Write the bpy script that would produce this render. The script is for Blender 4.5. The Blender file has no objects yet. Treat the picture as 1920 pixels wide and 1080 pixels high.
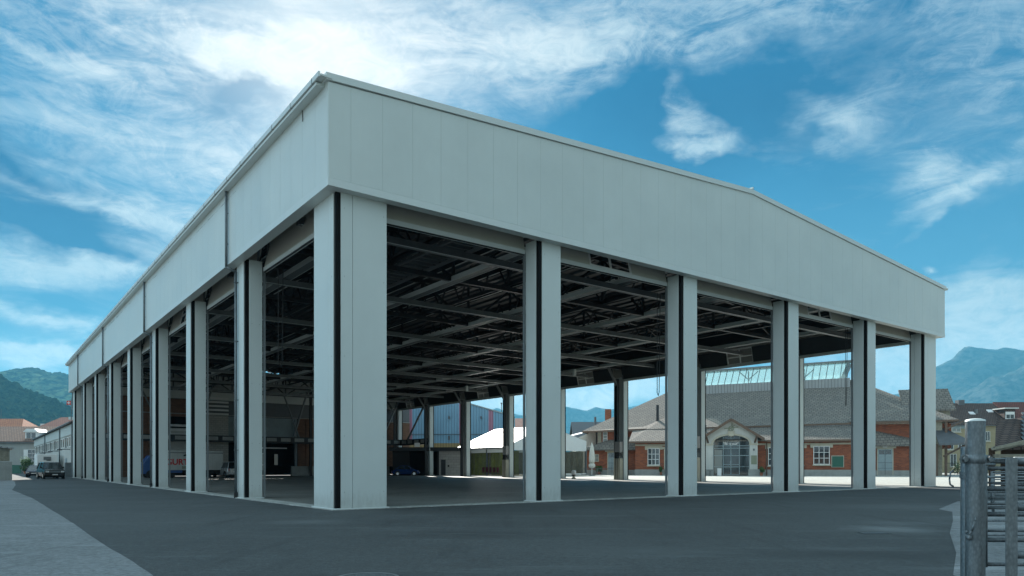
import bpy, math, random
from mathutils import Vector, Matrix, noise
random.seed(7)
R = math.radians
sc = bpy.context.scene
col = sc.collection
# ---------------------------------------------------------------- camera
F, CX, HY, CAMH = 1337.0, 960.0, 873.0, 1.5
cd = bpy.data.cameras.new('camera'); cam = bpy.data.objects.new('camera', cd); col.objects.link(cam)
cam.location = (0, 0, CAMH); cam.rotation_euler = (R(90), 0, 0)
cd.sensor_width = 36; cd.lens = 36 * F / 1920; cd.shift_y = (HY - 540) / 1920
cd.clip_start = .1; cd.clip_end = 30000
sc.camera = cam
def P(x, y, Z):            # point seen at photo pixel (x, y) at distance Z
    return Vector(((x - CX) / F * Z, Z, CAMH + (HY - y) / F * Z))
# ---------------------------------------------------------------- sun, sky, exposure
SAZ, SEL = R(-15.0), R(31.0)
sdir = Vector((math.sin(SAZ) * math.cos(SEL), math.cos(SAZ) * math.cos(SEL), math.sin(SEL)))
ld = bpy.data.lights.new('sun', 'SUN'); ld.energy = 4.8; ld.angle = R(.53); ld.color = (1, .95, .87)
sun = bpy.data.objects.new('sun', ld); col.objects.link(sun)
sun.rotation_euler = sdir.to_track_quat('Z', 'Y').to_euler(); sun.location = (0, 0, 60)
vs = sc.view_settings
vs.view_transform = 'Standard'; vs.look = 'None'; vs.gamma = 1; vs.exposure = 1.2
w = bpy.data.worlds.new('World'); sc.world = w; w.use_nodes = True
NT = w.node_tree; NT.nodes.clear()
def nd(t, **kw):
    n = NT.nodes.new(t)
    for k, v in kw.items(): setattr(n, k, v)
    return n
def mth(op, a, b=None, c=None, clamp=False):
    n = nd('ShaderNodeMath', operation=op, use_clamp=clamp)
    for i, v in enumerate((a, b, c)):
        if v is None: continue
        if isinstance(v, (int, float)): n.inputs[i].default_value = v
        else: NT.links.new(v, n.inputs[i])
    return n.outputs[0]
def mapr(v, a, b, c=0., d=1., smooth=True):
    n = nd('ShaderNodeMapRange', interpolation_type='SMOOTHSTEP' if smooth else 'LINEAR')
    NT.links.new(v, n.inputs[0])
    for i, x in enumerate((a, b, c, d)): n.inputs[i + 1].default_value = x
    return n.outputs[0]
def mixc(f, a, b, op='MIX'):
    n = nd('ShaderNodeMix', data_type='RGBA', blend_type=op)
    if isinstance(f, (int, float)): n.inputs[0].default_value = f
    else: NT.links.new(f, n.inputs[0])
    for i, v in ((6, a), (7, b)):
        if isinstance(v, tuple): n.inputs[i].default_value = (*v, 1)
        else: NT.links.new(v, n.inputs[i])
    return n.outputs[2]
tc = nd('ShaderNodeTexCoord'); sx = nd('ShaderNodeSeparateXYZ'); NT.links.new(tc.outputs['Generated'], sx.inputs[0])
dx, dy, dz = sx.outputs
hyp = mth('SQRT', mth('ADD', mth('MULTIPLY', dx, dx), mth('MULTIPLY', dy, dy)))
A = mth('ARCTAN2', dx, dy); E = mth('ARCTAN2', dz, hyp)
cb = nd('ShaderNodeCombineXYZ'); NT.links.new(A, cb.inputs[0]); NT.links.new(E, cb.inputs[1])
def fbm(scale, det, rough, sxy, rot, off=0., dist=0.):
    m = nd('ShaderNodeMapping'); NT.links.new(cb.outputs[0], m.inputs[0])
    m.inputs['Rotation'].default_value = (0, 0, R(rot)); m.inputs['Scale'].default_value = (*sxy, 1); m.inputs['Location'].default_value = (off, off * .7, off)
    n = nd('ShaderNodeTexNoise'); NT.links.new(m.outputs[0], n.inputs[0])
    n.inputs['Scale'].default_value = scale; n.inputs['Detail'].default_value = det; n.inputs['Roughness'].default_value = rough; n.inputs['Distortion'].default_value = dist
    return n.outputs[0], n.outputs[1]
wv, wc = fbm(3.0, 5, .6, (1, 1.6), 0, 3.)
ws = nd('ShaderNodeSeparateColor'); NT.links.new(wc, ws.inputs[0])
wv2, wc2 = fbm(11.0, 4, .6, (1, 1.5), 20, 1.)
ws2 = nd('ShaderNodeSeparateColor'); NT.links.new(wc2, ws2.inputs[0])
Aw = mth('ADD', A, mth('ADD', mth('MULTIPLY', mth('SUBTRACT', ws.outputs[0], .5), .22), mth('MULTIPLY', mth('SUBTRACT', ws2.outputs[0], .5), .06)))
Ew = mth('ADD', E, mth('ADD', mth('MULTIPLY', mth('SUBTRACT', ws.outputs[1], .5), .14), mth('MULTIPLY', mth('SUBTRACT', ws2.outputs[1], .5), .05)))
# cloud banks: (centre x, centre y, half-length, half-height, tilt, weight) as directions in the sky
BANKS = [
 (520,120,230,50,3,1.35),(390,85,110,45,-12,.7),(690,135,90,50,-20,.6),(560,195,110,60,35,.9),
 (120,85,170,26,-6,.85),(250,25,420,45,0,.55),(760,45,260,50,5,.4),
 (60,190,200,40,-10,.35),(260,240,230,50,-28,.55),(420,290,150,60,-40,.65),(150,358,190,18,-14,1.1),(300,370,90,30,-5,.35),
 (120,500,190,34,6,1.3),(200,335,260,34,-16,.5),(90,545,150,26,0,.5),(250,470,110,40,30,.35),(70,618,120,12,-8,1.2),(60,683,130,18,4,1.6),(300,420,90,30,-30,.3),
 (900,110,220,70,-5,.42),(1080,80,190,60,12,.7),(1010,165,60,70,60,.35),(1330,40,260,40,6,.55),(850,215,90,40,-30,.3),
 (1285,205,36,75,20,1.05),(1300,262,60,16,-8,.8),(1560,225,90,20,-38,.75),(1600,205,30,14,0,.3),(1570,270,60,10,-45,.25),(1180,250,50,30,30,.2),
 (1770,60,300,90,-8,.42),(1850,170,170,100,0,.36),(1600,20,200,40,0,.4),
 (1775,345,60,36,-12,1.1),(1800,395,120,16,15,.75),(1765,440,70,12,22,.6),(1870,330,90,20,35,.5),
 (1870,580,190,44,2,1.5),(1768,523,14,8,-20,1.3),(1890,655,160,26,3,1.0),(1800,640,60,14,20,.4),
 (1000,738,420,30,0,1.1),(1200,700,300,26,0,.8),(1660,690,90,60,0,1.2),(1900,600,120,60,0,.4),
 (410,165,75,20,-8,-1.0),(40,290,170,45,-20,-.8),(110,440,300,26,-14,-.9),(440,400,80,40,0,-.2),(1180,170,90,60,20,-.5),(290,80,60,50,0,-.25),
 (1480,130,190,60,0,-.5),(1400,330,260,60,-20,-.5),(1600,480,260,60,-20,-.4),(60,575,120,26,0,-.4)]
def cel(bx, by):
    u = (bx - CX) / F; a0 = math.atan(u); e0 = math.atan((HY - by) / F * math.cos(a0))
    return a0, e0, math.cos(a0) ** 2 / F, math.cos(a0) * math.cos(e0) ** 2 / F
S = None
for (bx, by, rl, rh, tilt, wt) in BANKS:
    a0, e0, ka, ke = cel(bx, by)
    c, s = math.cos(R(tilt)), math.sin(R(tilt))
    da = mth('MULTIPLY_ADD', Aw, 1 / ka, -a0 / ka); de = mth('MULTIPLY_ADD', Ew, 1 / ke, -e0 / ke)
    p = mth('ADD', mth('MULTIPLY', da, c / rl), mth('MULTIPLY', de, s / rl))
    q = mth('ADD', mth('MULTIPLY', da, -s / rh), mth('MULTIPLY', de, c / rh))
    g = mth('EXPONENT', mth('MULTIPLY', mth('MULTIPLY_ADD', p, p, mth('MULTIPLY', q, q)), -.8))
    S = mth('MULTIPLY_ADD', g, wt, S if S is not None else 0.0)
f1, _ = fbm(5.5, 11, .68, (1, 3.6), -17, 5., 1.1)       # long fibres
f1b, _ = fbm(6.5, 11, .68, (1, 3.4), 24, 9., 1.1)
f2, _ = fbm(17, 10, .72, (1, 2.0), 18, 2., 1.4)          # fleecy detail
f3, _ = fbm(2.2, 4, .5, (1, 1.5), 0, 8.)
f4, _ = fbm(2.6, 6, .6, (1, 2.2), -8, 4., .6)
# fibres lean one way on the left and the other way on the right of the sun
side = mapr(A, -.15, .25)
fx = mth('ADD', mth('MULTIPLY', f1, mth('SUBTRACT', 1.0, side)), mth('MULTIPLY', f1b, side))
fib = mapr(fx, .36, .66); flc = mapr(f2, .36, .70)
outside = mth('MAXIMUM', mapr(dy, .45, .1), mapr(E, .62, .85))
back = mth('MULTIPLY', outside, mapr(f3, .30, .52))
Sp = mth('MAXIMUM', S, 0.0)
body = mth('MULTIPLY', Sp, mth('ADD', .03, mth('ADD', mth('MULTIPLY', fib, .8), mth('MULTIPLY', flc, .45))))
veil = mth('MULTIPLY', mapr(f4, .40, .68), mth('ADD', .05, mth('MULTIPLY', fib, .22)))
sunw = mth('MULTIPLY', mapr(Sp, .7, 1.5), .9)
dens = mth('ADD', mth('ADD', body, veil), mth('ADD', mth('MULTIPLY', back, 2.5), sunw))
dens = mth('MAXIMUM', mth('ADD', dens, mth('MULTIPLY', mth('MINIMUM', S, 0.0), .35)), 0.0)
cov = mth('SUBTRACT', 1.0, mth('EXPONENT', mth('MULTIPLY', dens, -1.35)))
# NISHITA sky, tinted towards the photograph's cyan blue
sky = nd('ShaderNodeTexSky', sky_type='NISHITA'); sky.sun_disc = False
sky.sun_elevation = SEL; sky.sun_rotation = SAZ; sky.air_density = 1.0; sky.dust_density = .3; sky.ozone_density = 3.0
skyc = mixc(1.0, sky.outputs[0], (.10, .57, .78), 'MULTIPLY')
grad = mixc(mapr(E, .0, .55), (1.4, 3.6, 4.9), (.03, 1.5, 3.2))
skyc = mixc(.7, skyc, grad)
DEEP = [(70, 430, 330, 75, -12, .95), (30, 290, 190, 60, -20, .8), (420, 160, 110, 40, -5, .5), (1180, 190, 170, 110, 15, .3), (1450, 150, 260, 110, 0, .35), (1700, 220, 260, 130, 0, .25), (60, 590, 200, 40, 0, .3), (1230, 330, 300, 60, 20, .2)]
dp_ = None
for (bx, by, rl, rh, tilt, wt) in DEEP:
    a0, e0, ka, ke = cel(bx, by); c, s = math.cos(R(tilt)), math.sin(R(tilt))
    da = mth('MULTIPLY_ADD', Aw, 1 / ka, -a0 / ka); de = mth('MULTIPLY_ADD', Ew, 1 / ke, -e0 / ke)
    p = mth('ADD', mth('MULTIPLY', da, c / rl), mth('MULTIPLY', de, s / rl)); q = mth('ADD', mth('MULTIPLY', da, -s / rh), mth('MULTIPLY', de, c / rh))
    g = mth('EXPONENT', mth('MULTIPLY', mth('MULTIPLY_ADD', p, p, mth('MULTIPLY', q, q)), -.7))
    dp_ = mth('MULTIPLY_ADD', g, wt, dp_ if dp_ is not None else 0.0)
skyc = mixc(mth('MINIMUM', dp_, .85), skyc, mixc(1.0, skyc, (.12, .36, .52), 'MULTIPLY'))
# clouds glow more the nearer they stand to the sun
dot = nd('ShaderNodeVectorMath', operation='DOT_PRODUCT'); NT.links.new(tc.outputs['Generated'], dot.inputs[0]); dot.inputs[1].default_value = sdir
near = mth('POWER', mth('MAXIMUM', dot.outputs[1], 0.0), 30.0)
cl = mixc(near, (5.6, 6.9, 7.4), (10.5, 10.4, 10.1))
cl = mixc(mapr(f2, .35, .65), mixc(1.0, cl, (.78, .86, .91), 'MULTIPLY'), cl)
glow = mth('POWER', mth('MAXIMUM', dot.outputs[1], 0.0), 90.0)
cl = mixc(mapr(E, .22, .04), cl, mixc(1.0, cl, (1.75, 1.6, 1.5), 'MULTIPLY'))
# unseen cloud added to light the facades, brighter to the west than the east
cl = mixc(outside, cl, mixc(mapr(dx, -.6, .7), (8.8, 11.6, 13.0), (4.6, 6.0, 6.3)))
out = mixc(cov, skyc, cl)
out = mixc(mth('MULTIPLY', glow, .6), out, (10.5, 10.4, 10.0))
bg = nd('ShaderNodeBackground'); NT.links.new(out, bg.inputs[0]); bg.inputs[1].default_value = .05
wo = nd('ShaderNodeOutputWorld'); NT.links.new(bg.outputs[0], wo.inputs[0])
w.cycles.sampling_method = 'MANUAL'; w.cycles.sample_map_resolution = 512
sc.cycles.use_denoising = True; sc.cycles.max_bounces = 6; sc.cycles.diffuse_bounces = 4; sc.cycles.volume_bounces = 0
sc.cycles.caustics_reflective = False; sc.cycles.caustics_refractive = False; sc.cycles.sample_clamp_indirect = 4

# ---------------------------------------------------------------- materials
def new_mat(name):
    m = bpy.data.materials.new(name); m.use_nodes = True
    nt = m.node_tree; b = nt.nodes['Principled BSDF']
    return m, nt, b
def add(nt, t, **kw):
    n = nt.nodes.new(t)
    for k, v in kw.items(): setattr(n, k, v)
    return n
def coords(nt, kind, scale=(1, 1, 1), rot=0):
    t = add(nt, 'ShaderNodeTexCoord'); m = add(nt, 'ShaderNodeMapping'); nt.links.new(t.outputs[kind], m.inputs[0])
    m.inputs['Scale'].default_value = scale; m.inputs['Rotation'].default_value = (0, 0, rot); return m.outputs[0]
def noisen(nt, co, scale, det=4, rough=.6):
    n = add(nt, 'ShaderNodeTexNoise'); nt.links.new(co, n.inputs[0]); n.inputs['Scale'].default_value = scale
    n.inputs['Detail'].default_value = det; n.inputs['Roughness'].default_value = rough; return n.outputs[0]
def ramp(nt, v, a, b, c, d):
    n = add(nt, 'ShaderNodeMapRange'); nt.links.new(v, n.inputs[0])
    for i, x in enumerate((a, b, c, d)): n.inputs[i + 1].default_value = x
    return n.outputs[0]
def cmix(nt, f, a, b, op='MIX'):
    n = add(nt, 'ShaderNodeMix', data_type='RGBA', blend_type=op)
    if isinstance(f, (int, float)): n.inputs[0].default_value = f
    else: nt.links.new(f, n.inputs[0])
    for i, v in ((6, a), (7, b)):
        if isinstance(v, tuple): n.inputs[i].default_value = (*v[:3], 1)
        else: nt.links.new(v, n.inputs[i])
    return n.outputs[2]
def bump(nt, b, h, strength=.3, dist=.02):
    n = add(nt, 'ShaderNodeBump'); nt.links.new(h, n.inputs['Height']); n.inputs['Strength'].default_value = strength; n.inputs['Distance'].default_value = dist
    nt.links.new(n.outputs[0], b.inputs['Normal'])
def scaled(c, k): return tuple(x * k for x in c)
def mat(name, c, rough=.6, metal=0., var=.12, scale=1.5, fine=0., kind='Object', streak=0., spec=.5, dirt=0.):
    m, nt, b = new_mat(name)
    co = coords(nt, kind)
    n = noisen(nt, co, scale, 5, .65)
    cc = cmix(nt, ramp(nt, n, .3, .7, 0, 1), scaled(c, 1 - var), scaled(c, 1 + var))
    if fine:
        n2 = noisen(nt, co, 60, 2, .6); cc = cmix(nt, ramp(nt, n2, .35, .65, 0, 1), cmix(nt, 1., cc, (1 - fine,) * 3, 'MULTIPLY'), cc)
    if streak:
        n3 = noisen(nt, coords(nt, kind, (3, 3, .12)), 1.5, 4, .6); cc = cmix(nt, ramp(nt, n3, .5, .8, 0, streak), cc, scaled(c, .45))
    if dirt:                                   # splash dirt on the lowest half metre, with a ragged upper edge
        gz = add(nt, 'ShaderNodeNewGeometry'); sz = add(nt, 'ShaderNodeSeparateXYZ'); nt.links.new(gz.outputs['Position'], sz.inputs[0])
        ad = add(nt, 'ShaderNodeMath', operation='MULTIPLY_ADD'); nt.links.new(noisen(nt, coords(nt, 'Object', (4, 4, 1)), 2.5, 5, .7), ad.inputs[0]); ad.inputs[1].default_value = -1.1; nt.links.new(sz.outputs[2], ad.inputs[2])
        cc = cmix(nt, ramp(nt, ad.outputs[0], -.5, .05, dirt, 0), cc, (.22, .21, .18))
    nt.links.new(cc, b.inputs['Base Color'])
    nt.links.new(ramp(nt, n, .3, .7, rough * .88, min(1, rough * 1.12)), b.inputs['Roughness'])
    b.inputs['Metallic'].default_value = metal; b.inputs['Specular IOR Level'].default_value = spec
    return m
M = {}
def galvm():
    m, nt, b = new_mat('galvanised_steel'); co = coords(nt, 'Object')
    v = add(nt, 'ShaderNodeTexVoronoi'); nt.links.new(coords(nt, 'Object', (1, 1, .6)), v.inputs[0]); v.inputs['Scale'].default_value = 55
    n = noisen(nt, coords(nt, 'Object', (1, 1, .25)), 14, 6, .75); n2 = noisen(nt, co, 3, 4)
    c = cmix(nt, ramp(nt, n, .35, .7, 0, 1), (.09, .11, .12), (.22, .25, .265)); c = cmix(nt, .3, c, cmix(nt, ramp(nt, v.outputs[0], 0, .7, 0, 1), scaled((.2, .23, .25), 1.5), scaled((.2, .23, .25), .4)))
    c = cmix(nt, ramp(nt, n2, .5, .75, 0, .5), c, (.20, .22, .22)); nt.links.new(c, b.inputs['Base Color'])
    b.inputs['Metallic'].default_value = .55; nt.links.new(ramp(nt, n, .3, .7, .38, .62), b.inputs['Roughness']); return m
M['clad'] = mat('pale_grey_cladding', (.60, .645, .63), .42, .0, .05, .35, .05, streak=.04, dirt=.35)
M['clad_edge'] = mat('pale_trim', (.61, .65, .64), .4, .0, .03)
M['maroon'] = mat('dark_red_fabric', (.10, .015, .025), .7)
M['gasket'] = mat('black_gasket', (.006, .006, .007), .7, spec=.15)
M['doorpanel'] = mat('cream_door_panel', (.56, .56, .50), .45, 0, .05, fine=.1)
M['galv'] = galvm()
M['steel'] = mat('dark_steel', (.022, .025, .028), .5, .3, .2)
M['steel2'] = mat('grey_steel', (.17, .185, .19), .5, .4, .15)
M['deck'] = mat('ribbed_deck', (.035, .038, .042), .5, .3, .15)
M['white'] = mat('white_paint', (.74, .75, .74), .5, 0, .05)
M['offwhite'] = mat('old_white_render', (.55, .56, .53), .8, 0, .1, .6, .1, streak=.3)
M['greyrender'] = mat('grey_render', (.36, .37, .35), .9, 0, .1, .5, .1, streak=.2)
M['yellow'] = mat('ochre_render', (.34, .29, .18), .9, 0, .08, .5, .1, streak=.2)
M['stone'] = mat('beige_stone', (.50, .47, .38), .85, 0, .12, 1.5, .15)
M['conc'] = mat('cast_concrete', (.34, .35, .33), .85, 0, .15, 1.2, .2, streak=.3)
M['block'] = mat('grey_block', (.36, .35, .34), .9, 0, .1, 1.2, .2)
M['wood'] = mat('brown_timber', (.13, .085, .06), .7, 0, .25, 3)
M['greywood'] = mat('weathered_timber', (.30, .28, .22), .8, 0, .25, 3, streak=.4)
M['black'] = mat('black_rubber', (.015, .015, .016), .7)
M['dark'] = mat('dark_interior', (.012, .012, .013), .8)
M['red'] = mat('red_paint', (.55, .03, .03), .5)
M['green'] = mat('green_paint', (.02, .11, .075), .55)
M['bluegrey'] = mat('blue_grey_paint', (.27, .34, .36), .5)
M['blue'] = mat('blue_paint', (.02, .08, .25), .35)
M['carblue'] = mat('blue_car_paint', (.008, .03, .12), .18); M['carblack'] = mat('black_car_paint', (.012, .014, .014), .2)
M['cardark'] = mat('navy_car_paint', (.012, .02, .04), .2); M['carsilver'] = mat('silver_car_paint', (.35, .37, .38), .3, .5)
M['chrome'] = mat('chrome', (.6, .6, .6), .2, .9); M['lens'] = mat('lamp_lens', (.7, .72, .72), .1); M['redlens'] = mat('red_lens', (.25, .01, .01), .2)
M['tent'] = mat('white_pvc', (.78, .80, .80), .45, 0, .03)
M['mast'] = mat('mast_metal', (.12, .13, .14), .5, .5)
M['purple'] = mat('dark_purple_cloth', (.05, .02, .05), .9); M['greycloth'] = mat('grey_cloth', (.16, .16, .16), .9); M['skin'] = mat('skin', (.45, .27, .2), .6); M['hair'] = mat('dark_hair', (.03, .02, .015), .7)
M['canvas'] = mat('cream_canvas', (.68, .68, .63), .9, 0, .08, 4)
M['curtain'] = mat('olive_curtain', (.34, .36, .06), .8, 0, .25, 1.2, streak=.5)
M['plaque'] = mat('grey_green_board', (.22, .24, .17), .6)
M['bark'] = mat('bark', (.09, .07, .05), .9)
M['leaf'] = mat('leaf_green', (.06, .12, .035), .6, 0, .3, 8); M['flower'] = mat('pale_blossom', (.55, .60, .35), .7, 0, .2, 8)
M['terracotta'] = mat('terracotta', (.3, .12, .07), .8)
M['gold'] = mat('yellow_light_trim', (.45, .33, .12), .6)

def glass(name, c=(.02, .03, .035), rough=.06, spec=1.):
    m, nt, b = new_mat(name); b.inputs['Base Color'].default_value = (*c, 1); b.inputs['Roughness'].default_value = rough; b.inputs['Specular IOR Level'].default_value = spec
    n = noisen(nt, coords(nt, 'Object'), .8, 2, .5); bump(nt, b, n, .06, .05)
    return m
M['glass'] = glass('window_glass'); M['glass2'] = glass('pale_curtained_glass', (.20, .22, .21), .15)
def clear_glass():
    m, nt, b = new_mat('lantern_glass'); nt.nodes.remove(b)
    o = nt.nodes['Material Output']; t = add(nt, 'ShaderNodeBsdfTransparent'); t.inputs[0].default_value = (.86, .95, .95, 1)
    d = add(nt, 'ShaderNodeBsdfTranslucent'); d.inputs[0].default_value = (.75, .88, .88, 1)
    g = add(nt, 'ShaderNodeBsdfGlossy'); g.inputs[1].default_value = .05
    m1 = add(nt, 'ShaderNodeMixShader'); m1.inputs[0].default_value = .18; nt.links.new(t.outputs[0], m1.inputs[1]); nt.links.new(d.outputs[0], m1.inputs[2])
    m2 = add(nt, 'ShaderNodeMixShader'); m2.inputs[0].default_value = .08; nt.links.new(m1.outputs[0], m2.inputs[1]); nt.links.new(g.outputs[0], m2.inputs[2])
    nt.links.new(m2.outputs[0], o.inputs[0]); return m
M['clear'] = clear_glass()
def clear_pvc():
    m, nt, b = new_mat('clear_tent_foil'); o = nt.nodes['Material Output']
    t = add(nt, 'ShaderNodeBsdfTransparent'); t.inputs[0].default_value = (.8, .82, .8, 1)
    b.inputs['Base Color'].default_value = (.6, .62, .58, 1); b.inputs['Roughness'].default_value = .25
    m1 = add(nt, 'ShaderNodeMixShader'); nt.links.new(ramp(nt, noisen(nt, coords(nt, 'Object', (2, 2, .3)), 1.5), .3, .7, .02, .12), m1.inputs[0])
    nt.links.new(t.outputs[0], m1.inputs[1]); nt.links.new(b.outputs[0], m1.inputs[2]); nt.links.new(m1.outputs[0], o.inputs[0]); return m
M['foil'] = clear_pvc()
def brickm(name, c1, c2, mortar, bw=.25, bh=.075, mort=.012, scale=1., off=.5, bmp=.4, rough=.85, var=.25):
    m, nt, b = new_mat(name); co = coords(nt, 'UV')
    t = add(nt, 'ShaderNodeTexBrick'); nt.links.new(co, t.inputs[0]); t.offset = off
    t.inputs['Scale'].default_value = 1 / scale; t.inputs['Brick Width'].default_value = bw; t.inputs['Row Height'].default_value = bh
    t.inputs['Mortar Size'].default_value = mort; t.inputs['Mortar Smooth'].default_value = .2
    for k, c in (('Color1', c1), ('Color2', c2), ('Mortar', mortar)): t.inputs[k].default_value = (*c, 1)
    n = noisen(nt, coords(nt, 'Object'), .7, 5, .65)
    cc = cmix(nt, ramp(nt, n, .3, .7, 0, var), t.outputs[0], cmix(nt, 1., t.outputs[0], (.45, .45, .45), 'MULTIPLY'))
    nt.links.new(cc, b.inputs['Base Color']); b.inputs['Roughness'].default_value = rough
    inv = add(nt, 'ShaderNodeMath', operation='SUBTRACT'); inv.inputs[0].default_value = 1; nt.links.new(t.outputs[1], inv.inputs[1])
    bump(nt, b, inv.outputs[0], bmp, .02)
    return m
M['brick'] = brickm('red_brick', (.36, .10, .042), (.22, .062, .034), (.20, .13, .09), .5, .16, .014)
M['brickold'] = brickm('brown_brick', (.26, .13, .08), (.18, .09, .055), (.16, .12, .09), .5, .16, .014)
M['slate'] = brickm('grey_fish_scale_slate', (.235, .212, .182), (.17, .158, .14), (.08, .075, .07), .62, .5, .05, bmp=.5, var=.3)
M['browntile'] = brickm('brown_roof_tile', (.13, .09, .075), (.085, .06, .052), (.03, .022, .02), .5, .38, .05, bmp=.8)
M['browntile2'] = brickm('red_brown_roof_tile', (.27, .17, .13), (.19, .12, .09), (.08, .05, .04), .6, .45, .06, bmp=.8)
M['orangetile'] = brickm('orange_roof_tile', (.50, .20, .10), (.38, .15, .08), (.16, .06, .04), .5, .38, .05, bmp=.8)
M['redtile'] = brickm('dark_red_roof_tile', (.20, .07, .05), (.14, .05, .04), (.06, .02, .02), .5, .38, .05, bmp=.8)
M['blockwall'] = brickm('painted_blockwork', (.50, .48, .43), (.42, .41, .37), (.25, .24, .22), .6, .3, .02, bmp=.3)
M['greyblock'] = brickm('grey_blockwork', (.40, .39, .37), (.34, .33, .32), (.22, .22, .21), .8, .4, .02, bmp=.3)
def corr(name, c, pitch=.3, var=.08):
    m, nt, b = new_mat(name); co = coords(nt, 'UV')
    wv = add(nt, 'ShaderNodeTexWave', wave_type='BANDS', bands_direction='X'); nt.links.new(co, wv.inputs[0]); wv.inputs['Scale'].default_value = 6.2832 / 20 / pitch * 1.0
    n = noisen(nt, coords(nt, 'Object', (1, 1, .3)), .5, 4)
    cc = cmix(nt, ramp(nt, n, .3, .7, 0, 1), scaled(c, 1 - var), scaled(c, 1 + var))
    cc = cmix(nt, ramp(nt, wv.outputs[1], 0, .3, .55, 0), cc, scaled(c, .3))
    nt.links.new(cc, b.inputs['Base Color']); b.inputs['Roughness'].default_value = .5
    bump(nt, b, wv.outputs[1], .6, .05); return m
M['corrblue'] = corr('blue_corrugated_metal', (.17, .33, .46), .5); M['corrpink'] = corr('faded_red_corrugated_metal', (.36, .17, .24), .5); M['corrochre'] = corr('ochre_corrugated_metal', (.30, .22, .10), .5)
M['corrgrey'] = corr('grey_corrugated_sheet', (.30, .31, .31), .5)
def groundm(name, c, var=.2, fine=.25, rough=.85, big=.12, patch=None, streak=0., grain=32):
    m, nt, b = new_mat(name); co = coords(nt, 'Object')
    n1 = noisen(nt, co, big, 6, .65); n2 = noisen(nt, co, 2.2, 6, .7); n3 = noisen(nt, co, grain, 4, .8)
    cc = cmix(nt, ramp(nt, n1, .35, .65, 0, 1), scaled(c, 1 - var), scaled(c, 1 + var))
    cc = cmix(nt, ramp(nt, n2, .42, .66, 0, .7), cc, scaled(c, 1 + var * 1.8))
    cc = cmix(nt, ramp(nt, n3, .3, .7, 0, 1), cmix(nt, 1., cc, (1 - fine,) * 3, 'MULTIPLY'), cmix(nt, 1., cc, (1 + fine,) * 3, 'MULTIPLY'))
    n6 = noisen(nt, co, 9, 6, .75); cc = cmix(nt, ramp(nt, n6, .32, .68, 0, 1), cmix(nt, 1., cc, (.62,) * 3, 'MULTIPLY'), cmix(nt, 1., cc, (1.4,) * 3, 'MULTIPLY'))
    if patch:
        for (X_, Y_, rx, ry, k_) in patch:
            mp = add(nt, 'ShaderNodeMapping', vector_type='POINT'); nt.links.new(co, mp.inputs[0]); mp.inputs['Location'].default_value = (-X_ / rx, -Y_ / ry, 0); mp.inputs['Scale'].default_value = (1 / rx, 1 / ry, 0)
            ln_ = add(nt, 'ShaderNodeVectorMath', operation='LENGTH'); nt.links.new(mp.outputs[0], ln_.inputs[0])
            ad = add(nt, 'ShaderNodeMath', operation='MULTIPLY_ADD'); nt.links.new(noisen(nt, co, 1.6, 6, .75), ad.inputs[0]); ad.inputs[1].default_value = 1.6; nt.links.new(ln_.outputs[1], ad.inputs[2])
            cc = cmix(nt, ramp(nt, ad.outputs[0], 1.0, 1.9, .9, 0), cc, scaled(c, k_))
    # faint stains and tyre sweeps
    n4 = noisen(nt, coords(nt, 'Object', (.35, 2.2, 1), R(33)), .5, 5, .7)
    cc = cmix(nt, ramp(nt, n4, .55, .68, 0, .7 + streak), cc, scaled(c, 2.0))
    n5 = noisen(nt, coords(nt, 'Object', (2.6, .3, 1), R(50)), .5, 4, .6)
    cc = cmix(nt, ramp(nt, n5, .56, .7, 0, .55), cc, scaled(c, .55))
    nt.links.new(cc, b.inputs['Base Color']); nt.links.new(ramp(nt, n2, .3, .7, rough - .12, rough + .05), b.inputs['Roughness'])
    bump(nt, b, n3, .8, .012); return m
M['asphalt'] = groundm('fresh_asphalt', (.044, .049, .050), .32, .6, patch=[(8.9, 16.8, 1.1, 1.2, 3.2), (10.2, 18.6, 1.2, .9, 2.0), (-5.4, 19.0, 1.3, .9, 2.0), (14.5, 26, 3, 2, 1.7), (-12, 27, 2.4, 1.6, 1.5), (2.5, 12.5, 1.7, .7, 1.5), (-1.0, 15.5, 2.5, 1.2, .65), (6, 12.0, 2.4, .8, .7), (-20, 44, 5, 2.5, 1.5)])
M['paving'] = groundm('worn_concrete_paving', (.165, .175, .18), .16, .22)
M['yard'] = groundm('light_yard_concrete', (.33, .335, .305), .12, .15, big=.3)
M['floor'] = groundm('hall_floor', (.15, .152, .14), .25, .25, .6)
M['sill'] = groundm('concrete_sill', (.32, .33, .31), .15, .2)
M['earth'] = groundm('meadow_ground', (.08, .11, .05), .2, .1)
def hillm(name, c1, c2, sc_=.004, c3=None):
    m, nt, b = new_mat(name); co = coords(nt, 'Object')
    n = noisen(nt, co, sc_, 8, .7); n2 = noisen(nt, co, sc_ * 14, 4, .7)
    cc = cmix(nt, ramp(nt, n, .42, .58, 0, 1), c1, c2)
    cc = cmix(nt, ramp(nt, n2, .4, .6, 0, .95), cc, scaled(c1, .25))
    nt.links.new(cc, b.inputs['Base Color']); b.inputs['Roughness'].default_value = 1; b.inputs['Specular IOR Level'].default_value = 0
    return m
M['forest'] = hillm('forest_slope', (.035, .055, .028), (.05, .07, .035), .01)
M['meadowhill'] = hillm('meadows_and_woods', (.035, .05, .03), (.15, .20, .09), .0022)
M['rock'] = hillm('alpine_slope', (.05, .06, .05), (.10, .105, .095), .002)

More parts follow.
